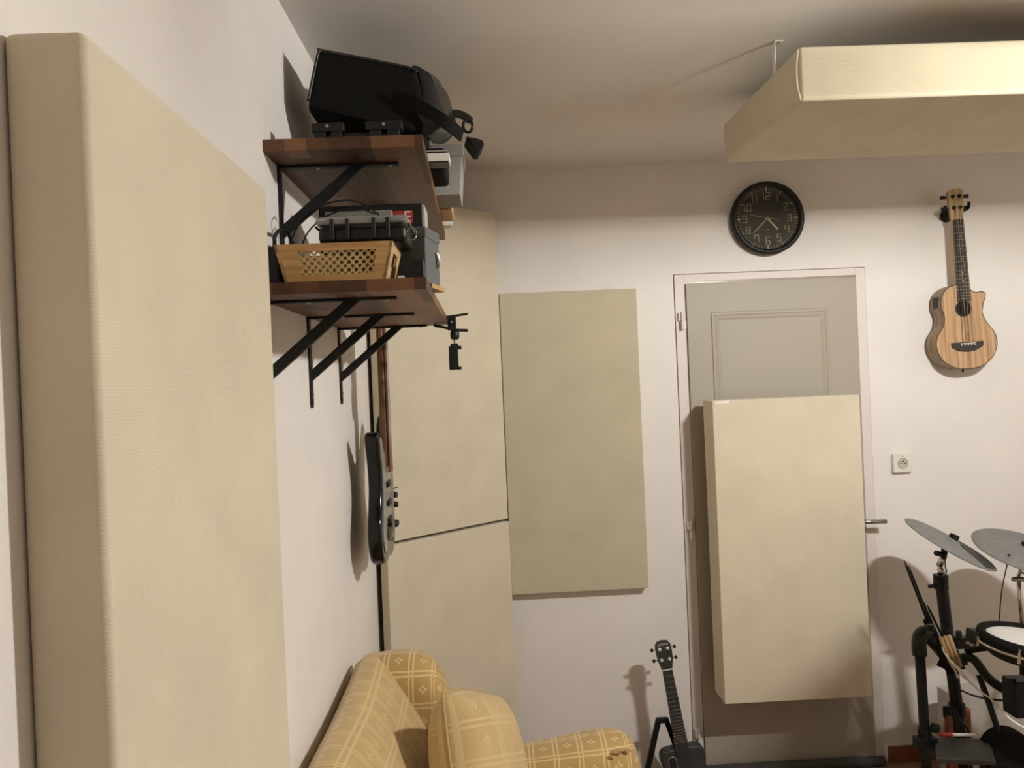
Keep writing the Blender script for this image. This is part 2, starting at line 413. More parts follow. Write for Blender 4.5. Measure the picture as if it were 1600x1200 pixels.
# ------------------------------------------------------------------ acoustic panels
def panel(name, label, a, b, mat, bev=.012, cat='acoustic panel', soft=0):
    c = [(x+y)/2 for x, y in zip(a, b)]; s = [abs(y-x) for x, y in zip(a, b)]
    bm = B(); box(bm, (0, 0, 0), s)
    bmesh.ops.subdivide_edges(bm, edges=bm.edges, cuts=1) if False else None
    o = obj(name, bm, mat, bevel=bev, seg=4); o.location = c
    return tag(o, label, cat)
panel('acoustic_panel', 'large beige fabric acoustic panel closest to the camera on the left wall', (XL+.001, .748, -.75+H), (XL+.079, 1.348, .357+H), CANVAS, .009)
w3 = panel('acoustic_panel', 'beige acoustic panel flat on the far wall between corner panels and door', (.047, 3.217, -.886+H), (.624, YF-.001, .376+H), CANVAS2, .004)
# corner pair, set diagonally across the corner
d = Vector((.0465, 3.2185, 0)) - Vector((-.41, 2.822, 0)); L = d.length; d.normalize(); nrm = Vector((d.y, -d.x, 0)); ang = math.atan2(d.y, d.x)
def corner(label, z0, z1, shift=0):
    th = .05
    bm = B(); box(bm, (0, 0, 0), (L, th, z1-z0)); o = obj('acoustic_panel', bm, CANVAS, bevel=.004, seg=3)
    c = Vector((-.41, 2.822, 0)) + d*(L/2) - nrm*(th/2) + nrm*shift
    o.location = (c.x, c.y, (z0+z1)/2); o.rotation_euler = (0, 0, ang); return tag(o, label, 'acoustic panel')
corner('lower beige acoustic panel set across the corner behind the armchair', .02, -.576+H, .006)
corner('upper beige acoustic panel set across the corner behind the shelves', -.566+H, .715+H)
# on the door
dp = thing('acoustic_panel', 'thick beige acoustic panel hanging on the white door', 'acoustic panel', (1.176, 3.12, -1.32+H))
bm = B(); box2(bm, (.877-1.176, 3.05-3.12, 0), (1.474-1.176, 3.188-3.12, 1.215)); obj('panel_body', bm, CANVAS, dp, bevel=.005)
bm = B(); box2(bm, (-.22, .066, 1.02), (.22, LY-3.12-.0012, 1.08)); box2(bm, (-.22, .066, .1), (.22, LY-3.12-.0012, .15)); obj('batten', bm, PINE, dp)
bm = B(); a = at(1117, 628.5, 3.049)-Vector(dp.location); b = at(1139, 630, 3.049)-Vector(dp.location); box2(bm, (a.x, -.0712, a.z-.006), (b.x, -.0695, a.z+.004))
o = obj('label_tape', bm, WHITE_MT, dp); o['label'] = 'small strip of white tape'
# hanging from the ceiling, slightly tilted
NY, FYc = 1.924, 2.562; CX0, CX1 = .813, 2.05
nb, nt, fb, ft = .682+H, .8195+H, .708+H, .8365+H
cp = thing('ceiling_panel', 'long beige acoustic panel hanging below the ceiling near the clock', 'ceiling panel', ((CX0+CX1)/2, (NY+FYc)/2, nb))
bm = B()
P = [(CX0, NY, nb), (CX1, NY, nb), (CX1, NY, nt), (CX0, NY, nt), (CX0, FYc, fb), (CX1, FYc, fb), (CX1, FYc, ft), (CX0, FYc, ft)]
vs = [bm.verts.new(Vector(p)-cp.location) for p in P]
for f in ((0, 1, 2, 3), (5, 4, 7, 6), (4, 0, 3, 7), (1, 5, 6, 2), (3, 2, 6, 7), (4, 5, 1, 0)): bm.faces.new([vs[i] for i in f])
obj('panel_body', bm, CANVAS, cp, bevel=.008, seg=4)
bm = B(); x = CX0+.004-cp.location.x   # folded end of the cloth
for k in range(1): tube(bm, spline([(x-.006, NY-cp.location.y+.006, .132), (x-.012, NY-cp.location.y+.005, .09), (x-.012, NY-cp.location.y+.005, .04), (x-.004, NY-cp.location.y+.006, .003)], 5), .0035, 8)
obj('cloth_fold', bm, CANVAS, cp, smooth=True)
for (bx, by) in ((.816, 2.10), (1.85, 2.10)):
    bm = B(); X, Y = bx-cp.location.x, by-cp.location.y; z1 = ZC-cp.location.z; zt = (nt+ft)/2-cp.location.z-.006
    box2(bm, (X-.001, Y-.01, zt), (X+.001, Y+.01, z1)); box2(bm, (X-.001, Y-.01, z1-.0022), (X+.024, Y+.01, z1-.0002))
    br = obj('bracket', bm, WHITE_MT, cp)
    bm = B(); lathe(bm, [(0, .0), (.004, 0), (.0045, -.002), (.003, -.004), (0, -.0045)], 12, Matrix.Translation((X+.012, Y, z1-.0022))); tube(bm, [(X+.001, Y, z1-.016), (X+.006, Y, z1-.016)], .0035, 10)
    obj('screw', bm, STEEL, br)

# ------------------------------------------------------------------ shelves
def shelf(label, ztop, th, y0, y1, xr0, xr1, bys, armlen, vlen):
    t = thing('wall_shelf', label, 'shelf', (XL, (y0+y1)/2, ztop-th))
    L0 = Vector(t.location)
    bm = B(); vs = [Vector(p)-L0 for z in (ztop-th, ztop) for p in ((XL+.0005, y0, z), (xr0, y0, z), (xr1, y1, z), (XL+.0005, y1, z))]
    v = [bm.verts.new(p) for p in vs]
    for f in ((3, 2, 1, 0), (4, 5, 6, 7), (0, 1, 5, 4), (1, 2, 6, 5), (2, 3, 7, 6), (3, 0, 4, 7)): bm.faces.new([v[i] for i in f])
    obj('board', bm, STAVES, t, bevel=.0015, seg=2)
    zb = ztop-th
    for y in bys:
        bm = B()
        def q(x, z, yy=y): return Vector((XL+x, yy, z))-L0
        box2(bm, q(.0005, zb-.0055, y-.011), q(armlen, zb-.0005, y+.011))
        tube(bm, [q(armlen-.001, zb-.003), q(armlen+.009, zb-.003)], [.0022, .0022], 8) if False else None
        box2(bm, q(.0005, zb-vlen, y-.011), q(.0055, zb-.0005, y+.011))
        tube(bm, [q(.001, zb-vlen), q(.0055, zb-vlen)], .011, 14)
        a = q(.004, zb-vlen*.68); b = q(armlen*.66, zb-.006); dd = (b-a).normalized(); n = Vector((-dd.z, 0, dd.x))
        hw = .0105
        pts = [(a+n*hw), (a-n*hw), (b-n*hw), (b+n*hw)]
        # trim the ends against plate and wall
        pl = [(pts[0].x, pts[0].z), (pts[1].x, pts[1].z), (pts[2].x, pts[2].z), (pts[3].x, pts[3].z)]
        pl[0] = (a.x, a.z+hw/ dd.x*1.0); pl[1] = (a.x, a.z-hw/dd.x); k = hw/dd.z; pl[2] = (b.x+k, b.z); pl[3] = (b.x-k, b.z)
        f0 = [bm.verts.new((x, a.y-.008, z)) for x, z in pl]; f1 = [bm.verts.new((x, a.y+.008, z)) for x, z in pl]
        bm.faces.new(f0[::-1]); bm.faces.new(f1)
        for j in range(4): bm.faces.new((f0[j], f0[(j+1) % 4], f1[(j+1) % 4], f1[j]))
        br = obj('bracket', bm, METAL_BLK, t, bevel=.0008, seg=1)
        bm = B()
        for sx in (armlen*.33, armlen*.93): lathe(bm, [(0, -.0085), (.003, -.008), (.0045, -.0055), (0, -.0055)], 10, Matrix.Translation(q(sx, zb)))
        for sz in (.06, .9): 
            lathe(bm, [(0, .0095), (.003, .0085), (.0045, .005), (0, .005)], 10, Matrix.Translation(q(0, zb-vlen*sz)) @ Matrix.Rotation(math.pi/2, 4, 'Y'))
        obj('screw', bm, STEEL, br)
    return t
ZS1 = .529+H; ZS2 = .210+H
shelf('upper wooden shelf on black brackets carrying the black leather bag', ZS1, .026, 1.615, 2.66, -.122, -.138, (1.728, 2.143, 2.56), .268, .215)
shelf('lower wooden shelf on black brackets carrying the bamboo basket', ZS2, .023, 1.475, 2.37, -.116, -.126, (1.585, 1.945, 2.328), .268, .218)

# ------------------------------------------------------------------ things on the upper shelf
# black hard case with two latches
c0 = at(485, 200, 1.66); c1 = at(626, 200, 1.66)
hc = thing('hard_case', 'flat black hard case with two latches at near end of upper shelf', 'case', ((c0.x+c1.x)/2, 1.78, ZS1+.0005))
W_ = c1.x-c0.x
bm = B(); box2(bm, (-W_/2, -.118, 0), (W_/2, .10, .011)); box2(bm, (-W_/2+.003, -.110, .011), (W_/2-.003, .10, .026)); obj('case_body', bm, PLASTIC_BLK, hc, bevel=.003)
for (pa, pb) in ((486, 537), (571, 628)):
    xa = at(pa, 190, 1.66).x-hc.location.x; xb = at(pb, 190, 1.66).x-hc.location.x
    bm = B(); box2(bm, (xa, -.122, .026), (xb, -.098, .045)); 
    for k in (.08, .58): box2(bm, (xa+(xb-xa)*k, -.120, .009), (xa+(xb-xa)*(k+.34), -.106, .028))
    lt = obj('latch', bm, PLASTIC_BLK, hc, bevel=.002)
    bm = B(); tube(bm, [((xa+xb)/2, -.122, .037), ((xa+xb)/2, -.125, .037)], .0035, 12); obj('rivet', bm, STEEL, lt)
# leather bag
YB0, YB1 = 1.80, 2.10
near = [at(x, y, YB0) for x, y in ((498, 80), (508, 80), (640, 106), (652, 114), (660, 160), (650, 206), (560, 190), (490, 172), (480, 160), (492, 100))]
bag = thing('leather_bag', 'bulging black leather shoulder bag on top of the upper shelf', 'bag', (near[0].x+.12, 1.95, ZS1+.03))
def loc(o, p): return Vector(p)-Vector(o.location)
bm = B()
sec = []
cz = sum((p for p in near), Vector())/len(near)
for (yy, s, drop) in ((YB0-.004, .90, 0), (YB0+.004, .975, 0), (YB0+.02, 1.0, 0), (YB0+.12, 1.0, .0), (YB0+.22, .98, -.008), (YB1-.01, .94, -.016), (YB1+.004, .84, -.02)):
    ring = []
    for i, p in enumerate(near):
        q = cz+(p-cz)*s; q.y = yy; q.z += drop*(1 if p.z > cz.z else .0)
        q.z = max(q.z, ZS1+.048 if q.x < c1.x+.01 else ZS1+.03)
        ring.append(q)
    sec.append(ring)
sec2 = [spline(r, 5, True) for r in sec]
vr = [[bm.verts.new(loc(bag, p)) for p in r] for r in sec2]
for a, b in zip(vr, vr[1:]):
    for j in range(len(a)): bm.faces.new((a[j], a[(j+1) % len(a)], b[(j+1) % len(a)], b[j]))
bm.faces.new(vr[0][::-1]); bm.faces.new(vr[-1])
obj('bag_body', bm, FABRIC_BLK, bag, smooth=True, bevel=.004)
# glossy leather end gusset, folds
bm = B()
ga = [at(x, y, YB0+.012) for x, y in ((640, 108), (668, 117), (680, 140), (690, 190), (668, 206), (645, 203))]
gb = [p+Vector((.02, .30, -.02)) for p in ga]
gb = [at(x, y, YB1+.02) for x, y in ((662, 128), (688, 140), (703, 170), (712, 205), (694, 222), (672, 216))]
rings = []
for k in range(9):
    t = k/8; r = []
    for i, (a, b) in enumerate(zip(ga, gb)):
        p = a.lerp(b, t); bul = math.sin(t*math.pi)*.012; p.x += bul + .004*math.sin(k*2.3+i*1.7); p.z += .003*math.sin(k*1.9+i*2.1)
        r.append(p)
    rings.append([bm.verts.new(loc(bag, p)) for p in spline(r, 4, True)])
for a, b in zip(rings, rings[1:]):
    for j in range(len(a)): bm.faces.new((a[j], a[(j+1) % len(a)], b[(j+1) % len(a)], b[j]))
bm.faces.new(rings[0][::-1]); bm.faces.new(rings[-1])
o = obj('gusset', bm, LEATHER, bag, smooth=True); o['label'] = 'shiny creased leather end'
# piping round the near face
bm = B(); tube(bm, [loc(bag, cz+(p-cz)*.985+Vector((0, -.006, 0))) for p in near] if False else
     [loc(bag, cz+(p-cz)*.97+Vector((0, YB0-.006-cz.y+cz.y-p.y, 0))) for p in spline([near[8], near[9], near[0], near[1], near[2], near[3]], 8)], .0035, 8)
obj('piping', bm, LEATHER, bag, smooth=True)
# strap and hardware
bm = B(); band(bm, [loc(bag, p) for p in spline([at(612, 150, 1.79), at(640, 158, 1.78), at(672, 176, 1.78), at(700, 194, 1.79), at(722, 212, 1.83)], 6)], (0, -.3, 1), .030, .004)
obj('strap', bm, FABRIC_BLK, bag)
bm = B(); band(bm, [loc(bag, p) for p in spline([at(704, 178, 2.0), at(716, 178, 2.0), at(728, 183, 2.0), at(736, 190, 2.0)], 5)], (0, 0, 1), .018, .012); obj('handle', bm, LEATHER, bag, bevel=.002)
bm = B(); p = loc(bag, at(731, 197, 1.98)); tube(bm, spline([p+Vector((.012*math.cos(a), 0, .016*math.sin(a))) for a in [k*math.pi/4 for k in range(8)]], 3, True), .004, 8); obj('buckle', bm, PLASTIC_BLK, bag, smooth=True)
bm = B(); p = loc(bag, at(702, 174, 2.0)); tube(bm, [p+Vector((.005*math.cos(a), .0, .013*math.sin(a))) for a in [k*math.pi/6 for k in range(13)]], .0011, 6); obj('metal_ring', bm, STEEL, bag, smooth=True)
# dark underside cushion keeping the bag on the shelf
bm = B(); a = at(655, 205, 1.86); box2(bm, loc(bag, (c0.x+.02, 1.86, ZS1+.001)) if False else loc(bag, (-.30, 1.90, ZS1+.001)), loc(bag, (-.09, 2.06, ZS1+.06))); obj('bag_base', bm, FABRIC_BLK, bag, bevel=.01)

# slim white electronics box, overhanging the edge
sb = thing('media_box', 'slim pale box with dark slot sticking out over upper shelf edge', 'box', (-.19, 1.855, ZS1+.0005))
bm = B(); box2(bm, (.024, -.03, 0), (.110, .02, .003)); o = obj('foot_plate', bm, PLASTIC_BLK, sb)
bm = B(); box2(bm, (.024, -.03, .003), (.113, .02, .022)); obj('box_body', bm, WHITE_PL, sb, bevel=.001)
bm = B(); box2(bm, (.024, -.026, .022), (.108, .02, .027)); obj('slot', bm, DARKIN, sb)
bm = B(); box2(bm, (.024, -.03, .027), (.108, .02, .0285)); obj('box_lid', bm, WHITE_PL, sb, bevel=.0006)
# grey fabric storage box, overhanging
gx = -.052
gbx = thing('storage_box', 'grey felt storage box jutting beyond the far part of upper shelf', 'storage box', (-.18, 2.21, ZS1+.0006))
bm = B(); x0, x1, y0, y1, h = -.12, gx+.18, 2.135-2.21, 2.30-2.21, .135
vs = [bm.verts.new(p) for p in ((x0+.006, y0+.004, 0), (x1-.012, y0+.004, 0), (x1-.012, y1-.004, 0), (x0+.006, y1-.004, 0), (x0, y0, h), (x1, y0, h), (x1, y1, h), (x0, y1, h))]
for f in ((3, 2, 1, 0), (4, 5, 6, 7), (0, 1, 5, 4), (1, 2, 6, 5), (2, 3, 7, 6), (3, 0, 4, 7)): bm.faces.new([vs[i] for i in f])
obj('box_body', bm, GREY_LT, gbx, bevel=.003)
bm = B(); box2(bm, (x0-.002, y0-.002, h-.03), (x1+.002, y1+.002, h+.003)); obj('box_lid', bm, GREY_LT, gbx, bevel=.003)
# pouch lying on it
bm = B(); pp = [at(x, y, 2.20) for x, y in ((728, 216), (745, 219), (755, 222), (757, 229), (750, 240), (744, 239), (735, 227))]
c = Vector((-.02, 2.2, ZS1+.14))
f0 = [bm.verts.new(p-c+Vector((0, -.02, 0))) for p in pp]; f1 = [bm.verts.new(p-c+Vector((-.01, .08, .004))) for p in pp]
bm.faces.new(f0[::-1]); bm.faces.new(f1)
for j in range(7): bm.faces.new((f0[j], f0[(j+1) % 7], f1[(j+1) % 7], f1[j]))
o = obj('pouch', bm, CHAR_FAB, bevel=.005); o.location = c; tag(o, 'dark grey cloth pouch flopping over the corner of upper grey storage box', 'pouch')
# wooden crate and small white carton
wc = thing('wooden_crate', 'small pale wooden crate poking out at the far end of upper shelf', 'crate', (-.15, 2.40, ZS1+.0006))
bm = B(); box2(bm, (-.06, -.085, 0), (.052, .085, .008)); box2(bm, (.044, -.085, .008), (.052, .085, .028)); box2(bm, (.044, -.085, .05), (.052, .085, .07)); box2(bm, (.044, -.085, .028), (.052, -.03, .05)); box2(bm, (.044, .03, .028), (.052, .085, .05))
box2(bm, (-.06, -.085, .008), (.044, -.077, .07)); box2(bm, (-.06, .077, .008), (.044, .085, .07)); box2(bm, (-.06, -.077, .008), (-.052, .077, .07)); obj('crate_body', bm, PINE, wc, bevel=.001)
bm = B(); box2(bm, (-.03, -.03, 0), (.04, .03, .02)); o = obj('carton', bm, WHITE_PL, bevel=.001); o.location = (-.148, 2.57, ZS1+.0006); tag(o, 'tiny white carton at the far right end of upper shelf', 'carton')

# ------------------------------------------------------------------ things on the lower shelf
YK = 1.497
bk = thing('bamboo_basket', 'bamboo basket with woven cane front on the lower shelf', 'basket', ((at(521, 430, YK).x), YK+.068, ZS2+.0006))
tl, tr = at(428, 383, YK), at(614, 377.5, YK); bl, br_ = at(446, 437, YK), at(603, 434, YK)
wt, wb = (tr.x-tl.x)/2, (br_.x-bl.x)/2; hgt = (tl.z+tr.z)/2-ZS2; dep = .066; cxo = (tl.x+tr.x)/2-bk.location.x
th = .006
def wallpiece(bm, p0, p1, p2, p3, inward):      # bottom-left, bottom-right, top-right, top-left
    a = [Vector(p) for p in (p0, p1, p2, p3)]; b = [p+Vector(inward)*th for p in a]
    va = [bm.verts.new(p) for p in a]; vb = [bm.verts.new(p) for p in b]
    bm.faces.new(va); bm.faces.new(vb[::-1])
    for j in range(4): bm.faces.new((va[j], vb[j], vb[(j+1) % 4], va[(j+1) % 4]))
def FP(u, v, y=0):   # point of the front (v: 0 bottom, 1 top; u: -1..1)
    return Vector((cxo+u*(wb+(wt-wb)*v), -dep-.006*v+y, hgt*v))
def holed(bm, F, u0, u1, v0, v1, inward):
    """a board with a rectangular opening u0..u1, v0..v1"""
    for (a, b, c, d_) in ((-1, 1, 0, v0), (-1, 1, v1, 1), (-1, u0, v0, v1), (u1, 1, v0, v1)):
        wallpiece(bm, F(a, c), F(b, c), F(b, d_), F(a, d_), inward)
bm = B(); holed(bm, FP, -.62, .74, .2, .80, (0, 1, 0)); obj('front', bm, BAMBOO, bk)
def BP(u, v): p = FP(u, v); return Vector((p.x, -p.y, p.z))
bm = B(); wallpiece(bm, BP(-1, 0), BP(1, 0), BP(1, 1), BP(-1, 1), (0, -1, 0)); obj('rear', bm, BAMBOO, bk)
for s in (-1, 1):
    def SP(u, v, s=s): p = FP(s, v); return Vector((p.x, u*abs(p.y), p.z))
    bm = B(); holed(bm, SP, -.42, .42, .42, .78, (-s, 0, 0)); obj('side', bm, BAMBOO_L, bk)
bm = B(); box2(bm, (cxo-wb+.004, -dep+.004, 0), (cxo+wb-.004, dep-.004, .005)); obj('bottom', bm, BAMBOO, bk)
# cane webbing with real holes
bm = B(); NU, NV = 10, 3
for i in range(NU):
    for j in range(NV):
        u0 = -.62+1.36*i/NU; u1 = -.62+1.36*(i+1)/NU; v0 = .2+.6*j/NV; v1 = .2+.6*(j+1)/NV
        uc, vc = (u0+u1)/2, (v0+v1)/2
        out, inn = [], []
        for k in range(8):
            a = math.pi/8+k*math.pi/4; m_ = max(abs(math.cos(a)), abs(math.sin(a)))
            out.append(bm.verts.new(FP(uc+(u1-u0)/2*math.cos(a)/m_, vc+(v1-v0)/2*math.sin(a)/m_, .003)))
            inn.append(bm.verts.new(FP(uc+(u1-u0)/2*.56*math.cos(a), vc+(v1-v0)/2*.56*math.sin(a), .003)))
        for k in range(8): bm.faces.new((out[k], out[(k+1) % 8], inn[(k+1) % 8], inn[k]))
o = obj('cane_webbing', bm, CANE, bk); sm = o.modifiers.new('s', 'SOLIDIFY'); sm.thickness = .001
# clear-lidded case resting on the rim
ck = thing('waterproof_case', 'small black case with clear lid resting across the bamboo basket', 'case', ((at(490, 365, 1.5).x+at(640, 365, 1.5).x)/2, YK+.074, ZS2+hgt+.0012))
cw = (at(636, 365, 1.5).x-at(490, 365, 1.5).x)/2
bm = B(); box2(bm, (-cw+.004, -.066, 0), (cw-.004, .066, .034)); obj('case_body', bm, PLASTIC_BLK, ck, bevel=.012, seg=5)
bm = B(); box2(bm, (-cw, -.07, .0345), (cw, .07, .052)); obj('clear_lid', bm, GLASSY, ck, bevel=.011, seg=5)
bm = B(); tube(bm, [(-cw+.01, -.0705, .034), (cw-.01, -.0705, .034)], .0025, 8); tube(bm, [(-cw+.01, .0705, .034), (cw-.01, .0705, .034)], .0025, 8); tube(bm, [(cw, -.06, .034), (cw, .06, .034)], .0025, 8); tube(bm, [(-cw, -.06, .034), (-cw, .06, .034)], .0025, 8); obj('seal', bm, PLASTIC_BLK, ck)
for px in (517, 541, 583, 605):
    x = at(px, 350, 1.49).x-ck.location.x; bm = B(); box2(bm, (x-.004, -.0765, .006), (x+.004, -.0685, .046)); obj('latch', bm, PLASTIC_BLK, ck, bevel=.0015)
bm = B(); tube(bm, [Vector((cw+.004, -.05+.0*k, .016))+Vector((.010*math.cos(k*math.pi/6), .004*math.sin(k*math.pi/6), .013*math.sin(k*math.pi/6))) for k in range(13)], .0014, 6); obj('ring', bm, STEEL, ck, smooth=True)
# dark bin at the wall end
bm = B(); box2(bm, (-.022, -.1, 0), (.025, -.025, .075)); o = obj('fabric_bin', bm, CHAR_FAB, bevel=.004); o.location = (XL+.027, 1.605, ZS2+.0006)
tag(o, 'charcoal fabric bin squeezed between the wall and the bamboo basket', 'bin')
# wooden board with grey felt box on it
ang2 = math.radians(-14)
bm = B(); box2(bm, (-.13, -.004, 0), (.004, .085, .010)); o = obj('wooden_board', bm, PINE, bevel=.001); o.location = (-.120, 1.652, ZS2+.0006); o.rotation_euler.z = ang2
tag(o, 'small pale wooden board under the grey felt box on the lower shelf', 'board')
pn = at(664, 350, 1.63)
fb_ = thing('storage_box', 'grey felt storage box with metal label holder on the lower shelf', 'storage box', (pn.x-.003, 1.655, ZS2+.0112), (0, 0, ang2))
hh = pn.z-ZS2-.0115
bm = B(); box2(bm, (-.12, 0, 0), (0, .095, hh)); obj('box_body', bm, GREY_FAB, fb_, bevel=.003)
bm = B(); box2(bm, (-.122, -.002, hh-.022), (.002, .097, hh+.001)); obj('box_lid', bm, GREY_FAB, fb_, bevel=.002)
bm = B(); tube(bm, spline([(.0015, .066, hh*.62), (.005, .07, hh*.55), (.006, .072, hh*.42), (.0015, .074, hh*.36)], 5), .0042, 10); obj('label_holder', bm, CHROME, fb_, smooth=True)
# small black box and white tag in front
bm = B(); a, b = at(629, 430, 1.55), at(663, 405, 1.55); box2(bm, (a.x, 1.545, ZS2+.0006), (b.x-.002, 1.60, b.z)); tag(recenter(obj('black_box', bm, PLASTIC_BLK, bevel=.0015), ((a.x+b.x)/2, 1.57, ZS2+.0006)), 'small black box between the bamboo basket and the grey felt box', 'box')
bm = B(); a, b = at(622, 434, 1.52), at(631, 427, 1.52); box2(bm, (a.x, 1.515, ZS2+.0006), (b.x, 1.53, ZS2+.010)); tag(recenter(obj('price_tag', bm, WHITE_MT), (a.x, 1.52, ZS2+.0006)), 'tiny white tag at right foot of the bamboo basket', 'tag')
# black game-size box with red logo
a, b = at(500, 322, 1.80), at(662, 322, 1.80)
bx = thing('black_carton', 'black carton with a red and white letter standing behind the clear-lidded case', 'carton', ((a.x+b.x)/2, 1.85, ZS2+.0006))
w_ = (b.x-a.x)/2; hh = .43-.21
hh = min(a.z, .503+H-.010)-ZS2-.002
bm = B(); box2(bm, (-w_, -.05, 0), (w_-.004, .04, hh)); obj('carton_body', bm, PLASTIC_BLK, bx, bevel=.002)
bm = B(); box2(bm, (w_-.004, -.046, .004), (w_+.001, .04, hh-.003)); obj('pale_side', bm, CARDW, bx)['label'] = 'pale side of the black carton'
a, b = at(620, 350, 1.80), at(645, 329, 1.80)
bm = B(); box2(bm, (a.x-bx.location.x-.012, -.0512, a.z-bx.location.z), (b.x-bx.location.x, -.0498, b.z-bx.location.z)); lo = obj('logo_patch', bm, RED, bx)
textobj('letter', 'E', .036, BONE, bx, Matrix.Translation(((b.x)-bx.location.x-.013, -.0516, (a.z+b.z)/2-bx.location.z)) @ Matrix.Rotation(math.pi/2, 4, 'X'))
# pale printed box in front of it
a, b = at(508, 345, 1.768), at(632, 330, 1.768)
bm = B(); box2(bm, (a.x, 1.768, ZS2+.0006), (b.x-.03, 1.792, a.z+.020)); tag(recenter(obj('pale_carton', bm, mat_noise('printed_card', (.20, .19, .17), (.30, .28, .25), 120, .7), bevel=.001), ((a.x+b.x)/2, 1.76, ZS2+.0006)), 'pale grey printed carton just behind the clear-lidded case', 'carton')
# cables
bm = B()
for pts in ([(452, 386, 1.65), (462, 360, 1.65), (478, 335, 1.64), (505, 320, 1.65), (540, 313, 1.66), (566, 318, 1.67), (588, 333, 1.66), (592, 342, 1.66)],
            [(470, 388, 1.645), (482, 362, 1.65), (506, 340, 1.64), (540, 327, 1.65), (566, 327, 1.66), (584, 334, 1.66), (592, 342, 1.66)]):
    tube(bm, spline([at(*p) for p in pts]+[Vector((at(592, 342, 1.66).x+.01, 1.66, ZS2+.03))], 6), .0018, 8)
p0 = at(452, 386, 1.65); p1 = at(470, 388, 1.645)
tube(bm, spline([p0, Vector((p0.x, 1.65, ZS2+.01)), p1*.5+p0*.5-Vector((0, 0, .062)), p1], 6), .0018, 8)
tag(recenter(obj('audio_cable', bm, PLASTIC_BLK, smooth=True), (p0.x, 1.63, ZS2+.0006)), 'thin black cable looping up behind the bamboo basket', 'cable')
bm = B(); tube(bm, spline([Vector((-.44, 1.60, ZS2+.003)), at(429, 384, 1.60), at(429, 372, 1.60), at(434, 362, 1.61), at(444, 360, 1.63), at(452, 368, 1.66), Vector((-.40, 1.66, ZS2+.06)), Vector((-.40, 1.68, ZS2+.004))], 6), .0042, 10)
tag(recenter(obj('headphone_band', bm, PLASTIC_BLK, smooth=True), (-.40, 1.66, ZS2+.0006)), 'curved black headband rising left of the bracket beside the basket', 'headphones')

# clip-on phone holder
pc = at(706, 505, 2.30)
ph = thing('phone_clamp', 'black clip-on phone holder hanging from the right edge of lower shelf', 'phone holder', pc)
def l2(px, py, y=2.30): return at(px, py, y)-pc
bm = B(); band(bm, [Vector((-.115-pc.x-.02, 0, ZS2-pc.z+.0045)), l2(698, 495.5), l2(731, 490.5)], (0, 1, 0), .018, .006); 
band(bm, [l2(678, 508.5), l2(694, 511.5), l2(712, 516), l2(731, 516.5)], (0, 1, 0), .02, .008); obj('jaw', bm, PLASTIC_BLK, ph, bevel=.001)
bm = B(); a = l2(699, 494); b = l2(713, 516); box2(bm, (a.x, -.012, b.z), (b.x, .012, a.z)); cl = obj('spring_body', bm, PLASTIC_BLK, ph, bevel=.001)
bm = B(); tube(bm, [l2(706, 503, 2.286), l2(706, 503, 2.280)], .0035, 10); obj('rivet', bm, CHROME, cl)
bm = B(); lathe(bm, [(0, .012), (.010, .012), (.0135, .004), (.0135, -.010), (.010, -.016), (0, -.016)], 20, Matrix.Translation(l2(710.5, 522))); obj('ball_head', bm, PLASTIC_BLK, ph, smooth=True)
bm = B(); tube(bm, [l2(710, 529), l2(710.5, 541)], .003, 10); obj('stem', bm, STEEL, ph)
bm = B(); a = l2(701, 541); b = l2(717, 577.5); box2(bm, (a.x, -.010, b.z), (b.x, .008, a.z)); box2(bm, (l2(704, 537).x, -.008, l2(704, 542).z), (l2(716, 537).x, .006, l2(704, 537).z))
box2(bm, (b.x-.004, -.010, l2(718, 546).z), (l2(721, 540).x, .010, l2(718, 540.5).z)); box2(bm, (b.x-.004, -.010, l2(718, 577.5).z), (l2(721.5, 576).x, .010, l2(718, 573).z)); obj('phone_grip', bm, PLASTIC_BLK, ph, bevel=.002)

# ------------------------------------------------------------------ string instruments (local: u right, v up, w out of the top)
def body_outline(ctrl, n=8):
    return [(p.x, p.y) for p in spline([(x, y, 0) for x, y in ctrl], n, True)]
UKE = [(0, -.0), (.055, .008), (.10, .04), (.123, .09), (.118, .14), (.09, .185), (.073, .225), (.078, .262), (.090, .298), (.088, .312), (.074, .318), (.052, .316), (.034, .326), (.022, .345), (0, .352),
       (-.035, .352), (-.07, .335), (-.09, .30), (-.093, .262), (-.083, .225), (-.09, .185), (-.118, .14), (-.123, .09), (-.10, .04), (-.055, .008)]
def tuner(bm_post, bm_key, x, y, side, w0, kl=.022):
    lathe(bm_post, [(0, .011), (.0045, .011), (.0055, .003), (.0085, .002), (.0085, 0), (0, 0)], 14, Matrix.Translation((x, y, w0)))
    tube(bm_key, [(x, y, w0-.012), (x+side*(kl), y, w0-.012)], .003, 8)
    c = (x+side*(kl+.006), y, w0-.012); v = box(bm_key, c, (.022, .016, .006))
def instrument(root, outline, depth, sc, mats, neck_w, neck_len, body_top, hole, bridge_v, frets, head):
    """acoustic body, neck, fretboard, bridge, strings; faces local +w"""
    top, side, neckm = mats
    ol = [(x*sc, y*sc) for x, y in outline]
    bm = B(); prism(bm, ol, -depth, -.002); bd = obj('body', bm, side, root, bevel=.003)
    bm = B(); prism(bm, [(x*.995, y*.995+.0005) for x, y in ol], -.002, .0005); obj('soundboard', bm, top, root, bevel=.0008, seg=1)
    bm = B(); tube(bm, [Vector((x, y, 0)) for x, y in ol]+[Vector((ol[0][0], ol[0][1], 0)), Vector((ol[1][0], ol[1][1], 0))], .0018, 6, False); obj('binding', bm, FRETB, root, smooth=True)
    return ol
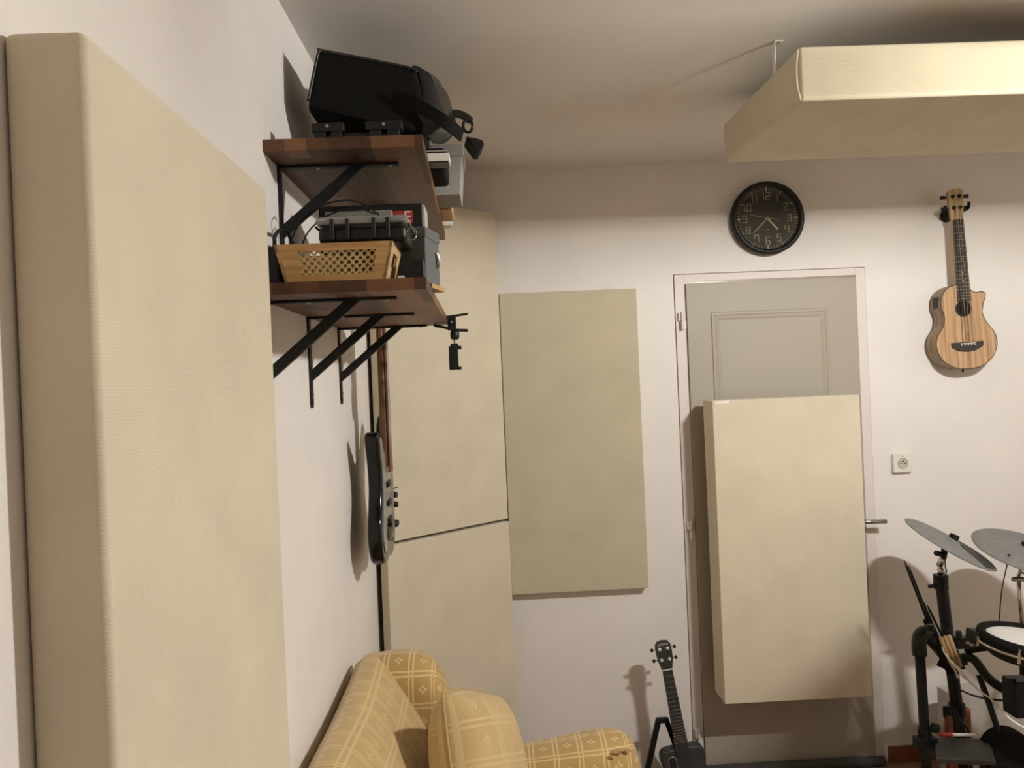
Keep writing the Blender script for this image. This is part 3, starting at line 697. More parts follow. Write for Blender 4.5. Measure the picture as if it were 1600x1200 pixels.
# --- natural bass ukulele on the far wall
YU = 3.168
foot = at(1513.5, 576, YU)
nb_ = thing('bass_ukulele', 'striped natural wood ukulele with cutaway hanging on the far wall', 'ukulele', foot)
nb_.matrix_world = Matrix.Translation(foot) @ Matrix.Rotation(math.radians(-1.9), 4, 'Y') @ Matrix.Rotation(math.pi/2, 4, 'X')
sc = 1.0
out = body_outline([(x*1.04, y) for x, y in UKE]); ol = instrument(nb_, out, .078, sc, (ZEBRA, SIDEW, HEADW), .05, .3, .352, None, .09, 18, None)
bm = B(); lathe(bm, [(0, .0012), (.030, .0012), (.030, .0)], 36, Matrix.Translation((-.004, .252, 0))); obj('soundhole', bm, DARKIN, nb_)
bm = B(); lathe(bm, [(.030, .0005), (.030, .0016), (.0345, .0016), (.0345, .0005)], 36, Matrix.Translation((-.004, .252, 0))); obj('rosette', bm, FRETB, nb_)
def vplane(a, b, wa, wb, w0, w1, bm):      # tapered bar from v=a to v=b on the axis
    vs = [bm.verts.new(p) for w in (w0, w1) for p in ((-wa/2, a, w), (wa/2, a, w), (wb/2, b, w), (-wb/2, b, w))]
    for f in ((3, 2, 1, 0), (4, 5, 6, 7), (0, 1, 5, 4), (1, 2, 6, 5), (2, 3, 7, 6), (3, 0, 4, 7)): bm.faces.new([vs[i] for i in f])
NUT = .625
bm = B(); vplane(.30, NUT, .050, .040, -.020, .0015, bm); obj('neck', bm, HEADW, nb_, bevel=.006)
bm = B(); vplane(.283, NUT, .056, .043, .0015, .0075, bm); fbo = obj('fretboard', bm, FRETB, nb_, bevel=.0008, seg=1)
bm = B(); L_ = NUT-.095
for k in range(1, 19):
    v = NUT-L_*(1-2**(-k/12)); wv = .043+(NUT-v)/(NUT-.283)*.013
    if v > .285: box(bm, (0, v, .008), (wv, .0016, .0012))
obj('fret', bm, FRETM, fbo)
bm = B()
for k in (3, 5, 7, 10, 12): 
    v = NUT-L_*(1-2**(-(k-.5)/12)); lathe(bm, [(0, .0082), (.0022, .0082), (.0022, .007)], 10, Matrix.Translation((0, v, 0)))
obj('inlay', bm, BONE, fbo)
bm = B(); prism(bm, [(-.068, .112), (.068, .112), (.066, .092), (.035, .076), (0, .072), (-.035, .076), (-.066, .092)], .0005, .009); brd = obj('bridge', bm, FRETB, nb_, bevel=.002)
bm = B(); box2(bm, (-.033, .1045, .009), (.033, .1075, .012))
for k in range(5): lathe(bm, [(0, .0125), (.0028, .0115), (.0028, .009)], 10, Matrix.Translation((-.028+.014*k, .1, 0)))
obj('saddle', bm, BONE, brd)
bm = B(); hd = [(-.024, NUT-.004), (.024, NUT-.004), (.028, NUT+.03), (.0335, NUT+.115), (.028, NUT+.125), (.012, NUT+.133), (0, NUT+.127), (-.012, NUT+.131), (-.028, NUT+.122), (-.034, NUT+.113), (-.028, NUT+.03)]
prism(bm, hd, -.014, .001); obj('headstock', bm, HEADW, nb_, bevel=.0015)
posts = [(-.013, NUT+.05, -1), (-.014, NUT+.098, -1), (.013, NUT+.05, 1), (.014, NUT+.098, 1)]
for (x, y, s) in posts:
    bm = B(); bk_ = B(); tuner(bm, bk_, x, y, s, .001, .03); tn = obj('tuning_post', bm, PLASTIC_BLK, nb_); obj('tuning_key', bk_, PLASTIC_BLK, tn, bevel=.002)
for k, ((x, y, s), xs) in enumerate(zip((posts[0], posts[1], posts[3], posts[2]), (-.021, -.007, .007, .021))):
    bm = B(); tube(bm, [(xs, .1, .011), (xs*.78, NUT, .0095), (x*.8, y, .005)], .0011, 6); obj('string', bm, (STRINGD, BRASS, BRASS, BRASS)[k], nb_)
bm = B(); box2(bm, (-.0985, .262, -.058), (-.0935, .31, -.020)); o = obj('preamp', bm, PLASTIC_BLK, nb_, bevel=.002); 
bm = B(); tube(bm, [(0, .002, -.04), (0, -.014, -.04)], .004, 10); obj('strap_button', bm, PLASTIC_BLK, nb_)
# wall hanger
p = at(1478, 338, YF)
wh = thing('wall_hanger', 'black padded wall hanger holding up the natural wood ukulele', 'hanger', (p.x, YF, p.z))
bm = B(); lathe(bm, [(0, .012), (.020, .012), (.026, .006), (.027, .0003), (0, .0003)], 30, Matrix.Rotation(math.pi/2, 4, 'X')); obj('base', bm, PLASTIC_BLK, wh, smooth=True)
q = lambda px, py, y: at(px, py, y)-Vector(wh.location)
bm = B(); tube(bm, [(0, -.01, 0), (.010, -.05, .006), q(1490, 331, 3.185)], .006, 10); obj('arm', bm, METAL_BLK, wh, smooth=True)
bm = B(); tube(bm, spline([q(1477, 322, 3.19), q(1478, 335, 3.188), q(1490, 334, 3.186), q(1507, 328, 3.186), q(1513, 324, 3.175), q(1514, 317, 3.15)], 5), .0065, 10); obj('yoke', bm, FABRIC_BLK, wh, smooth=True)

# --- black ukulele on a stand by the door
sc = .80; YD = 3.06
fr = at(1064, 1161, YD)                        # where the body begins, at the neck
tilt = math.radians(-7.5)
bu = thing('black_ukulele', 'matt black ukulele propped on a folding stand left of the door', 'ukulele', (0, 0, 0))
ns = .352*sc*.93
MB_ = Matrix.Translation(fr) @ Matrix.Rotation(tilt, 4, 'Y') @ Matrix.Rotation(math.radians(90-4), 4, 'X') @ Matrix.Translation((0, -ns, 0))
bu.matrix_world = MB_
S2 = [(0, 0), (.06, .006), (.105, .04), (.122, .09), (.117, .145), (.10, .19), (.092, .23), (.10, .285), (.098, .325), (.08, .348), (.04, .354), (0, .354), (-.04, .354), (-.08, .348), (-.098, .325), (-.10, .285), (-.092, .23), (-.10, .19), (-.117, .145), (-.122, .09), (-.105, .04), (-.06, .006)]
out = body_outline([(x*sc*1.12, y*sc*.93-.022) for x, y in S2])
bm = B(); prism(bm, out, -.055, 0); obj('body', bm, CARBON, bu, bevel=.008, seg=4)
nutv = ns+.292
bm = B(); vplane(ns-.01, nutv, .050, .038, -.018, .001, bm); obj('neck', bm, CARBON, bu, bevel=.005)
bm = B(); vplane(ns-.052, nutv, .056, .0385, .001, .0055, bm); fb2 = obj('fretboard', bm, CARBON, bu, bevel=.0006, seg=1)
bm = B(); Ls = .43
for k in range(1, 20):
    v = nutv-Ls*(1-2**(-k/12)); wv = .0385+(nutv-v)/(.345)*.0175
    if v > ns-.05: box(bm, (0, v, .006), (wv, .0019, .0012))
obj('fret', bm, FRETM, fb2)
bm = B(); box(bm, (0, nutv+.001, .006), (.040, .004, .004)); obj('nut', bm, BONE, bu)
# off-centre long sound slot with metal edge
def slotpts(cx, cy, r, l): return [(cx+r*math.cos(a), cy+l+r*math.sin(a)) for a in [k*math.pi/10 for k in range(11)]]+[(cx-r*math.cos(a), cy-l-r*math.sin(a)) for a in [k*math.pi/10 for k in range(11)]]
sp_ = slotpts(-.047, ns-.092, .0155, .030)
bm = B(); prism(bm, sp_, 0, .0008); obj('soundhole', bm, DARKIN, bu)
bm = B(); tube(bm, [Vector((x, y, .001)) for x, y in sp_+sp_[:2]], .0017, 8, False); obj('soundhole_ring', bm, CHROME, bu, smooth=True)
hd = [(-.021, nutv), (.021, nutv), (.030, nutv+.035), (.033, nutv+.07), (.031, nutv+.10), (.022, nutv+.113), (0, nutv+.117), (-.022, nutv+.113), (-.031, nutv+.10), (-.033, nutv+.07), (-.030, nutv+.035)]
bm = B(); prism(bm, hd, -.012, .002); hs = obj('headstock', bm, CARBON, bu, bevel=.002)
for (x, y, s) in ((-.0155, nutv+.04, -1), (-.0165, nutv+.083, -1), (.0155, nutv+.04, 1), (.0165, nutv+.083, 1)):
    bm = B(); lathe(bm, [(0, .010), (.003, .010), (.004, .0045), (.0072, .0035), (.0072, .002), (0, .002)], 16, Matrix.Translation((x, y, 0))); tn = obj('tuning_post', bm, POSTM, bu, smooth=False)
    bk_ = B(); tube(bk_, [(x, y, -.008), (x+s*.024, y, -.008)], .002, 8); box(bk_, (x+s*.030, y, -.008), (.011, .014, .005)); obj('tuning_key', bk_, PLASTIC_BLK, tn, bevel=.002)
    xs = x*1.0 if abs(x) < .016 else x*.4
    bm = B(); tube(bm, [(xs*1.0, ns-.20, .007), (xs*.9, nutv, .0085), (x, y, .006)], .0006, 5); obj('string', bm, STRINGD, bu)
textobj('lettering', 'LAVA U', .013, BONE, bu, Matrix.Translation((0, nutv+.101, .0021)), .0002)
bm = B(); box2(bm, (-.035, ns-.215, 0), (.035, ns-.20, .008)); obj('bridge', bm, CARBON, bu, bevel=.002)
# stand
st = thing('ukulele_stand', 'folding black stand behind the matt black ukulele', 'stand', (fr.x, 3.12, 0.001))
def ls(v): return Vector(v)-Vector(st.location)
t0 = at(1029, 1124, 3.11); 
bm = B(); band(bm, [ls(t0), ls(at(1012, 1200, 3.15)), ls((t0.x-.085, 3.18, .004))], (1, 0, 0), .022, .016); obj('leg', bm, METAL_BLK, st, bevel=.002)
bm = B(); band(bm, [ls(t0+Vector((.03, 0, .0))), ls((t0.x+.13, 3.18, .004))], (1, 0, 0), .022, .016); obj('leg', bm, METAL_BLK, st, bevel=.002)
bm = B(); band(bm, [ls(t0+Vector((-.006, 0, -.004))), ls(t0+Vector((.035, 0, -.004)))], (0, 0, 1), .02, .018); obj('crossbar', bm, METAL_BLK, st, bevel=.002)
bmc = MB_ @ Vector((0, 0, -.03))
bm = B(); tube(bm, [ls((bmc.x-.07, bmc.y+.09, bmc.z+.02)), ls((bmc.x-.07, bmc.y-.045, bmc.z-.010)), ls((bmc.x-.07, bmc.y-.055, bmc.z+.015))], .006, 10)
tube(bm, [ls((bmc.x+.07, bmc.y+.09, bmc.z+.02)), ls((bmc.x+.07, bmc.y-.045, bmc.z-.015)), ls((bmc.x+.07, bmc.y-.055, bmc.z+.010))], .006, 10); obj('cradle', bm, METAL_BLK, st, smooth=True)

# --- electric guitar on the left wall, seen edge-on
EG = [(0, .012), (.06, 0), (.12, .02), (.155, .075), (.155, .135), (.125, .195), (.108, .25), (.115, .31), (.135, .36), (.145, .405), (.128, .42), (.105, .405), (.08, .37), (.05, .345), (.03, .345),
      (-.03, .345), (-.055, .36), (-.085, .405), (-.118, .45), (-.145, .462), (-.158, .445), (-.15, .38), (-.128, .31), (-.118, .25), (-.132, .19), (-.16, .13), (-.16, .07), (-.12, .015), (-.06, 0)]
EG = [(-x, y) for x, y in EG]
zb = at(597, 883, 2.42).z
eg = thing('electric_guitar', 'black electric guitar with pale pickguard hanging edge-on by the corner', 'electric guitar')
XG = -.352
ME = Matrix.Translation((XG, 2.50, zb)) @ Matrix.Rotation(math.pi/2, 4, 'Z') @ Matrix.Rotation(math.pi/2, 4, 'X')
eg.matrix_world = ME
out = body_outline([(x, y) for x, y in EG], 6)
bm = B(); prism(bm, out, -.043, 0); obj('body', bm, BODY_BLK, eg, bevel=.009, seg=4)
pg = [(-.125, .42), (-.09, .39), (-.055, .35), (.03, .345), (.06, .36), (.10, .40), (.125, .39), (.10, .31), (.095, .24), (.115, .17), (.135, .10), (.10, .04), (.06, .05), (.05, .12), (-.05, .13), (-.10, .19), (-.105, .26), (-.115, .33)]
bm = B(); prism(bm, body_outline([(-x*.96, y) for x, y in pg], 4), 0, .0025); obj('pickguard', bm, GUARD, eg)
bm = B(); vplane(.30, .86, .056, .043, -.012, .012, bm); obj('neck', bm, ROSEWOOD, eg, bevel=.008)
bm = B(); vplane(.285, .86, .058, .044, .012, .018, bm); fb3 = obj('fretboard', bm, ROSEWOOD, eg, bevel=.001, seg=1)
bm = B()
for k in range(1, 22):
    v = .86-.648*(1-2**(-k/12)); box(bm, (0, v, .0185), (.043+(.86-v)*.026, .0018, .0012))
obj('fret', bm, FRETM, fb3)
for v, w_ in ((.245, .0), (.185, 0), (.13, 0)):
    bm = B(); box(bm, (0, v, .006), (.075, .017, .010)); obj('pickup', bm, PLASTIC_BLK, eg, bevel=.002)
bm = B(); box(bm, (0, .085, .005), (.078, .03, .009)); 
for k in range(6): box(bm, (-.026+.0104*k, .088, .012), (.008, .022, .006))
obj('bridge', bm, STEEL, eg, bevel=.001)
for (x, v) in ((.088, .195), (.095, .162), (.070, .10), (.098, .10)):
    bm = B(); lathe(bm, [(0, .022), (.009, .021), (.0115, .003), (0, .003)], 18, Matrix.Translation((x, v, 0))); obj('knob', bm, PLASTIC_BLK, eg, smooth=True)
bm = B(); tube(bm, [(.08, .215, .002), (.085, .219, .018), (.086, .222, .024)], .002, 8); obj('selector_switch', bm, PLASTIC_BLK, eg)
bm = B()
for k in range(6): x = -.026+.0104*k; tube(bm, [(x, .088, .016), (x*.67, .86, .0205), (x*.6, .90, .012)], .0007, 4)
obj('string', bm, FRETM, eg)
bm = B(); prism(bm, [(-.021, .855), (.021, .855), (.03, .89), (.038, .93), (.05, 1.02), (.042, 1.045), (.01, 1.035), (-.012, .99), (-.028, .93)], -.008, .007); hs = obj('headstock', bm, ROSEWOOD, eg, bevel=.002)
bm = B()
for k in range(6): tube(bm, [(.032+.003*k, .90+.022*k, -.004), (.052+.003*k, .90+.022*k, -.004)], .003, 8)
obj('tuning_key', bm, STEEL, hs)
bm = B(); tube(bm, [(0, 0, -.0), (0, 0, 0.0001)], .001, 4); bm.free()
gh = thing('wall_hanger', 'black wall hanger behind neck of electric guitar, half hidden by shelves', 'hanger', (XL, 2.50, zb+.895))
bm = B(); tube(bm, [(.0003, 0, 0), (.012, 0, 0)], .022, 20); obj('base', bm, PLASTIC_BLK, gh)
bm = B(); tube(bm, [(.01, 0, 0), (.065, 0, .002), (.08, -.03, .006), (.095, -.033, .004), (.12, -.033, .012)], .0055, 10); tube(bm, [(.065, 0, .002), (.08, .03, .006), (.095, .033, .004), (.12, .033, .012)], .0055, 10); obj('yoke', bm, FABRIC_BLK, gh, smooth=True)

# ------------------------------------------------------------------ wall clock
YC = YF-.045
cc = at(1201.5, 339.5, YC); R = 58.3*YC/FPX
ck_ = thing('wall_clock', 'round black wall clock with pale luminous numerals above the door', 'clock', (cc.x, YF, cc.z))
MX = Matrix.Rotation(math.pi/2, 4, 'X')      # local x right, y up, z toward the room
bm = B(); lathe(bm, [(0, .001), (R*.97, .001), (R, .010), (R, .034), (R*.975, .043), (R*.93, .047), (R*.865, .042), (R*.85, .030)], 72, MX); obj('case', bm, PLASTIC_BLK, ck_, smooth=True)
bm = B(); lathe(bm, [(0, .022), (R*.86, .022), (R*.86, .019), (0, .019)], 64, MX); dl = obj('dial', bm, DIAL, ck_)
SEG = {'0': 'abcdef', '1': 'bc', '2': 'abged', '3': 'abgcd', '4': 'fgbc', '5': 'afgcd', '6': 'afgcde', '7': 'fabc', '8': 'abcdefg', '9': 'fabgcd'}
def digit(bm, ch, cx, cy, w, h, t=.0026):
    y1, y0, ym = cy+h/2, cy-h/2, cy; xl, xr = cx-w/2, cx+w/2
    for s in SEG[ch]:
        a, b = {'a': ((xl, y1), (xr, y1)), 'd': ((xl, y0), (xr, y0)), 'g': ((xl, ym), (xr, ym)), 'b': ((xr, ym), (xr, y1)), 'c': ((xr, y0), (xr, ym)), 'f': ((xl, ym), (xl, y1)), 'e': ((xl, y0), (xl, ym))}[s]
        v = box2(bm, (min(a[0], b[0])-t/2, min(a[1], b[1])-t/2, .0221), (max(a[0], b[0])+t/2, max(a[1], b[1])+t/2, .0229))
        bmesh.ops.transform(bm, matrix=MX, verts=v)
for h in range(1, 13):
    a = math.pi/2-h*math.pi/6; r_ = R*.615; cx, cy = r_*math.cos(a), r_*math.sin(a); bm = B(); s = str(h); w_ = .0165; hh = .029
    if len(s) == 1: digit(bm, s, cx-(w_/2 if s == '1' else 0), cy, w_, hh)
    else:
        if s == '11': digit(bm, '1', cx-.016, cy, w_*.6, hh); digit(bm, '1', cx+.002, cy, w_*.6, hh)
        else: digit(bm, '1', cx-.016, cy, w_*.5, hh); digit(bm, s[1], cx+.0065, cy, w_, hh)
    obj('numeral', bm, LUME, dl)
for k in range(60):
    a = math.pi/2-k*math.pi/30; big = k % 15 == 0; mid = k % 5 == 0
    l_, w_ = (.016, .007) if big else ((.013, .0045) if mid else (.011, .0022))
    bm = B(); v = box(bm, (0, R*.79, .0226), (w_, l_, .0008)); bmesh.ops.rotate(bm, cent=(0, 0, 0), matrix=Matrix.Rotation(a-math.pi/2, 3, 'Z'), verts=v); bmesh.ops.transform(bm, matrix=MX, verts=v)
    obj('minute_mark', bm, LUME if mid else LUME_D, dl)
def hand(name, deg, l, w_, tail, z):
    bm = B(); v = box2(bm, (-w_/2, -tail, z), (w_/2, l, z+.001)); bmesh.ops.rotate(bm, cent=(0, 0, 0), matrix=Matrix.Rotation(-math.radians(deg), 3, 'Z'), verts=v); bmesh.ops.transform(bm, matrix=MX, verts=v); obj(name, bm, LUME, ck_)
hand('hour_hand', 138.5, R*.42, .007, .004, .025); hand('minute_hand', 225.5, R*.57, .0038, .004, .028); hand('second_hand', 281.5, R*.5, .0015, R*.32, .031)
bm = B(); lathe(bm, [(0, .034), (.005, .034), (.006, .0225)], 16, MX); obj('pivot', bm, LUME_D, ck_)
bm = B(); box(bm, (0, 0, 0), (.014, .0008, .0018)); bmesh.ops.translate(bm, vec=(0, -.0228, -R*.31), verts=bm.verts); obj('maker_mark', bm, LUME_D, dl)
bm = B(); lathe(bm, [(0, .0372), (R*.865, .0372), (R*.865, .0362), (0, .0362)], 64, MX); obj('clock_glass', bm, GLASS, ck_)

# ------------------------------------------------------------------ wall socket
p = at(1408.5, 723.5, YF-.01)
so = thing('wall_socket', 'square white wall socket right of the door', 'socket', (p.x, YF, p.z))
bm = B(); lathe(bm, [], 4) if False else None; box(bm, (0, -.011, 0), (.082, .022, .082)); obj('plate', bm, WHITE_PL, so, bevel=.007, seg=4)
bm = B(); lathe(bm, [(0, .0225), (.0195, .0225), (.0215, .026), (.0235, .0225), (.0235, .0215)], 36, MX); rc = obj('socket_insert', bm, mat_noise('socket_insert', (.48, .44, .38), (.54, .5, .44), 30, .5), so)
bm = B()
for s in (-1, 1): tube(bm, [(.0095*s, -.0222, 0), (.0095*s, -.0235, 0)], .0028, 10)
tube(bm, [(0, -.0222, .010), (0, -.032, .010)], .002, 8)
box(bm, (0, -.0228, .030), (.006, .001, .003)); obj('pin_hole', bm, DARKIN, rc)

# ------------------------------------------------------------------ armchair
def surf(name, rows, mat, parent, closed=False, caps=True, sub=0):
    """rows: list of rings of points; UVs are arc lengths in metres"""
    bm = B(); uvl = bm.loops.layers.uv.new('UVMap'); vr = [[bm.verts.new(p) for p in r] for r in rows]
    nu, nv = len(rows), len(rows[0])
    U = [0]
    mid = nv//2
    for i in range(1, nu): U.append(U[-1]+(Vector(rows[i][mid])-Vector(rows[i-1][mid])).length)
    V = []
    for r in rows:
        s = [0]
        for j in range(1, nv+(1 if closed else 0)): s.append(s[-1]+(Vector(r[j % nv])-Vector(r[j-1])).length)
        V.append(s)
    for i in range(nu-1):
        for j in range(nv if closed else nv-1):
            k = (j+1) % nv
            f = bm.faces.new((vr[i][j], vr[i+1][j], vr[i+1][k], vr[i][k]))
            for lp, (a, b) in zip(f.loops, ((i, j), (i+1, j), (i+1, j+1), (i, j+1))): lp[uvl].uv = (U[a], V[a][b])
    if caps and closed:
        for r, i in ((vr[0][::-1], 0), (vr[-1], nu-1)):
            f = bm.faces.new(r)
            for lp in f.loops: lp[uvl].uv = (lp.vert.co.y*1.0, lp.vert.co.z*1.0)
    return obj(name, bm, mat, parent, smooth=True, sub=sub)
ac = thing('armchair', 'gold checked upholstered armchair against the left wall', 'armchair', (-.02, 1.86, 0))
AO = Vector(ac.location)
def arc(c, r, a0, a1, n, ax):      # helper for cross sections in a plane
    return [(c[0]+r[0]*math.cos(a0+(a1-a0)*k/n), c[1]+r[1]*math.sin(a0+(a1-a0)*k/n)) for k in range(n+1)]
# back: cross-section in x,z swept along y
ys = [1.46, 1.465, 1.48, 1.52, 1.6, 1.7, 1.8, 1.9, 2.0, 2.1, 2.18, 2.24, 2.28, 2.30, 2.305]
rows = []
ZT = -.775+H
for i, y in enumerate(ys):
    e = min(1, (2.308-y)/.06); e = math.sqrt(max(0, 1-(1-e)**2)) if e < 1 else 1
    e2 = min(1, (y-1.455)/.06); e2 = math.sqrt(max(0, 1-(1-e2)**2)) if e2 < 1 else 1
    k = .55+.45*min(e, e2); zt = ZT-.02*(1-min(e, e2))+.004*math.sin(y*9)
    sec_ = [(-.33, .12), (-.44, .12), (-.446, .45), (-.446, zt-.22), (-.440, zt-.07), (-.412, zt-.012), (-.372, zt), (-.332, zt-.014), (-.30, zt-.05), (-.262, zt-.11), (-.225, zt-.18), (-.195, zt-.27), (-.18, zt-.37), (-.17, zt-.5), (-.17, .30), (-.18, .12)]
    s3 = spline([(a, b, 0) for a, b in sec_], 3)
    rows.append([Vector((-.36+(p.x+.36)*(.75+.25*min(e, e2)), y, p.y))-AO for p in s3])
surf('back', rows, GOLD2, ac, closed=True)
# far arm with its high wing: cross-section in y,z swept along x
xs = [-.44, -.43, -.40, -.36, -.32, -.28, -.24, -.205, -.18, -.165, -.145, -.11, -.06, 0, .08, .16, .24, .30, .345, .372, .386, .392]
top = {-.44: -.84, -.43: -.80, -.40: -.781, -.36: -.772, -.32: -.768, -.28: -.768, -.24: -.776, -.205: -.80, -.18: -.84, -.165: -.885, -.145: -.945, -.11: -1.01, -.06: -1.062, 0: -1.082, .08: -1.08, .16: -1.072, .24: -1.063, .30: -1.060, .345: -1.066, .372: -1.084, .386: -1.110, .392: -1.14}
rows = []
for x in xs:
    zt = top[x]+H; yi = 2.14+.12*max(0, x+.2)*.9; yo = yi+.20
    if x < -.15: yi = 2.165+.01*(x+.15); yo = yi+.17
    sh = 0 if x < .33 else (x-.33)*.45
    yi += sh; yo -= sh
    w_ = yo-yi
    s2 = [(yi+.01, .10), (yi, .30), (yi-.004, zt-.20), (yi-.006, zt-.10), (yi+.004, zt-.045), (yi+.035, zt-.010), (yi+w_*.5, zt), (yo-.035, zt-.010), (yo-.004, zt-.045), (yo, zt-.12), (yo, .3), (yo-.01, .10)]
    rows.append([Vector((x, p.x, p.y))-AO for p in spline([(a, b, 0) for a, b in s2], 3)])
surf('arm', rows, GOLD, ac, closed=True)
rows2 = []
for x in xs:       # near arm, below the frame
    zt = min(top[x], -.95)-.05+H; yi = 1.50; yo = 1.32
    s2 = [(yi, .10), (yi, .30), (yi, zt-.1), (yi-.03, zt-.012), (yi-.09, zt), (yo+.03, zt-.012), (yo, zt-.1), (yo, .3), (yo, .10)]
    rows2.append([Vector((x, p.x, p.y))-AO for p in spline([(a, b, 0) for a, b in s2], 3)])
surf('arm', rows2, GOLD, ac, closed=True)
# worn seam at the front of the arm
bm = B(); random.seed(9)
for k in range(3):
    p = Vector((.30+.02*k, 2.205+.012*k, -1.068+H-.004*k))-AO
    tube(bm, spline([p+Vector((random.uniform(-.02, .02), random.uniform(-.012, .0), random.uniform(-.006, .003))) for _ in range(5)], 4), .003, 6)
obj('frayed_seam', bm, PIPE, ac, smooth=True)
bm = B(); box2(bm, Vector((-.20, 1.49, .10))-AO, Vector((.37, 2.15, .30))-AO); obj('seat_base', bm, PIPE, ac, bevel=.02)
def cushion(n, sx, sy, th, corner=.85):
    rows = []
    for i in range(n+1):
        r = []
        for j in range(n+1):
            u, v = -1+2*i/n, -1+2*j/n; r.append((u, v))
        rows.append(r)
    return rows
def pillow(name, mtx, sx, sy, th, mat, parent=None):
    bm = B(); uvl = bm.loops.layers.uv.new('UVMap'); n = 18; g = {}
    for side in (1, -1):
        for i in range(n+1):
            for j in range(n+1):
                u, v = -1+2*i/n, -1+2*j/n; edge = i in (0, n) or j in (0, n)
                if side == -1 and edge: g[side, i, j] = g[1, i, j]; continue
                hgt_ = ((1-abs(u)**2.6)*(1-abs(v)**2.6))**.42
                pin = 1-.07*(abs(u)*abs(v))**2; bow = 1-.03*(1-v*v) if abs(u) > .99 else 1
                g[side, i, j] = bm.verts.new(mtx @ Vector((u*sx/2*pin, v*sy/2*pin, side*th/2*hgt_)))
    for side in (1, -1):
        for i in range(n):
            for j in range(n):
                q = [(i, j), (i+1, j), (i+1, j+1), (i, j+1)]
                f = bm.faces.new([g[side, a, b] for a, b in (q if side == 1 else q[::-1])])
                for lp, (a, b) in zip(f.loops, q if side == 1 else q[::-1]): lp[uvl].uv = (a/n*sx, b/n*sy)
    o = obj(name, bm, mat, parent, smooth=True)
    edge = [(i, 0) for i in range(n)]+[(n, j) for j in range(n)]+[(i, n) for i in range(n, 0, -1)]+[(0, j) for j in range(n, 0, -1)]
    pts = []
    for i, j in edge:
        u, v = -1+2*i/n, -1+2*j/n; pin = 1-.07*(abs(u)*abs(v))**2; pts.append(mtx @ Vector((u*sx/2*pin*1.005, v*sy/2*pin*1.005, 0)))
    return o, pts
# seat cushion (part of the chair) and the loose cushion
o, pts = pillow('seat_cushion', Matrix.Translation(Vector((.10, 1.82, .365))-AO), .56, .60, .15, GOLD2, ac)
for k in ((-.36, 1.42), (.33, 1.42), (-.36, 2.24), (.33, 2.24)):
    bm = B(); lathe(bm, [(0, 0), (.018, 0), (.026, .10), (0, .10)], 16, Matrix.Translation(Vector((k[0], k[1], .001))-AO)); obj('foot', bm, ROSEWOOD, ac)
pc_ = Vector((-.065, 1.95, -1.0+H))
cu = thing('cushion', 'plump gold piped cushion leaning inside the armchair', 'cushion', pc_)
MP = Matrix.Rotation(math.radians(-13), 4, 'Z') @ Matrix.Rotation(math.radians(-15), 4, 'Y') @ Matrix.Rotation(math.radians(-24), 4, 'X') @ Matrix.Rotation(math.pi/2, 4, 'Y')
o, pts = pillow('cover', MP, .43, .40, .20, GOLD3, cu)
bm = B(); tube(bm, pts+pts[:2], .0035, 8, False); obj('piping', bm, PIPE, cu, smooth=True)

# ------------------------------------------------------------------ electronic drum kit
dk = thing('electronic_drum_kit', 'black electronic drum kit with two cymbals right of the door', 'drum kit', (1.95, 2.7, 0))
KO = Vector(dk.location)
def k_(px, py, y): return at(px, py, y)-KO
def wk(p): return Vector(p)-KO
def cymbal(c, n, Rc, spin, name='cymbal_pad'):
    z = Vector(n).normalized(); x = Vector((1, 0, 0)); x = (x-z*x.dot(z)).normalized(); y = z.cross(x)
    M4 = Matrix((x, y, z)).transposed().to_4x4(); M4.translation = c
    bm = B(); lathe(bm, [(0, .016), (.018, .015), (.032, .008), (.05, .006), (Rc*.6, .002), (Rc*.97, -.006), (Rc, -.009), (Rc*.985, -.012), (Rc*.6, -.005), (0, -.003)], 64, M4)
    cy = obj(name, bm, CYM, dk, smooth=True)
    # darker strike zone: a sector a little proud of the rubber
    bm = B(); sg = []
    for k in range(25):
        a = spin-.95+1.9*k/24; sg.append([bm.verts.new(M4 @ Vector((r*math.cos(a), r*math.sin(a), h))) for r, h in ((.034, .0095), (Rc*.6, .0035), (Rc*.95, -.0045))])
    for a, b in zip(sg, sg[1:]):
        for j in range(2): bm.faces.new((a[j], a[j+1], b[j+1], b[j]))
    obj('strike_zone', bm, CYM_D, cy, smooth=True)
    bm = B(); lathe(bm, [(0, .03), (.007, .03), (.008, .022), (.018, .021), (.018, .014), (0, .014)], 16, M4); box2(bm, (-.0, 0, 0), (.0001, .0001, .0001))
    v = box(bm, (0, 0, .026), (.036, .008, .010)); bmesh.ops.transform(bm, matrix=M4, verts=v); obj('wing_nut', bm, PLASTIC_BLK, cy)
    bm = B(); v = box(bm, (.035, -.0, -.016), (.10, .045, .018)); bmesh.ops.transform(bm, matrix=M4, verts=v); lathe(bm, [(0, -.004), (.022, -.006), (.02, -.03), (0, -.03)], 20, M4); obj('sensor_box', bm, PLASTIC_BLK, cy, bevel=.003)
    return M4
YCy = 2.84
c1_ = k_(1486, 846.5, YCy)
M4 = cymbal(c1_, (.44, -.24, .87), .170, -.35)
c2_ = k_(1602, 858, 2.80)
M5 = cymbal(c2_, (.12, -.30, .95), .175, -.1)
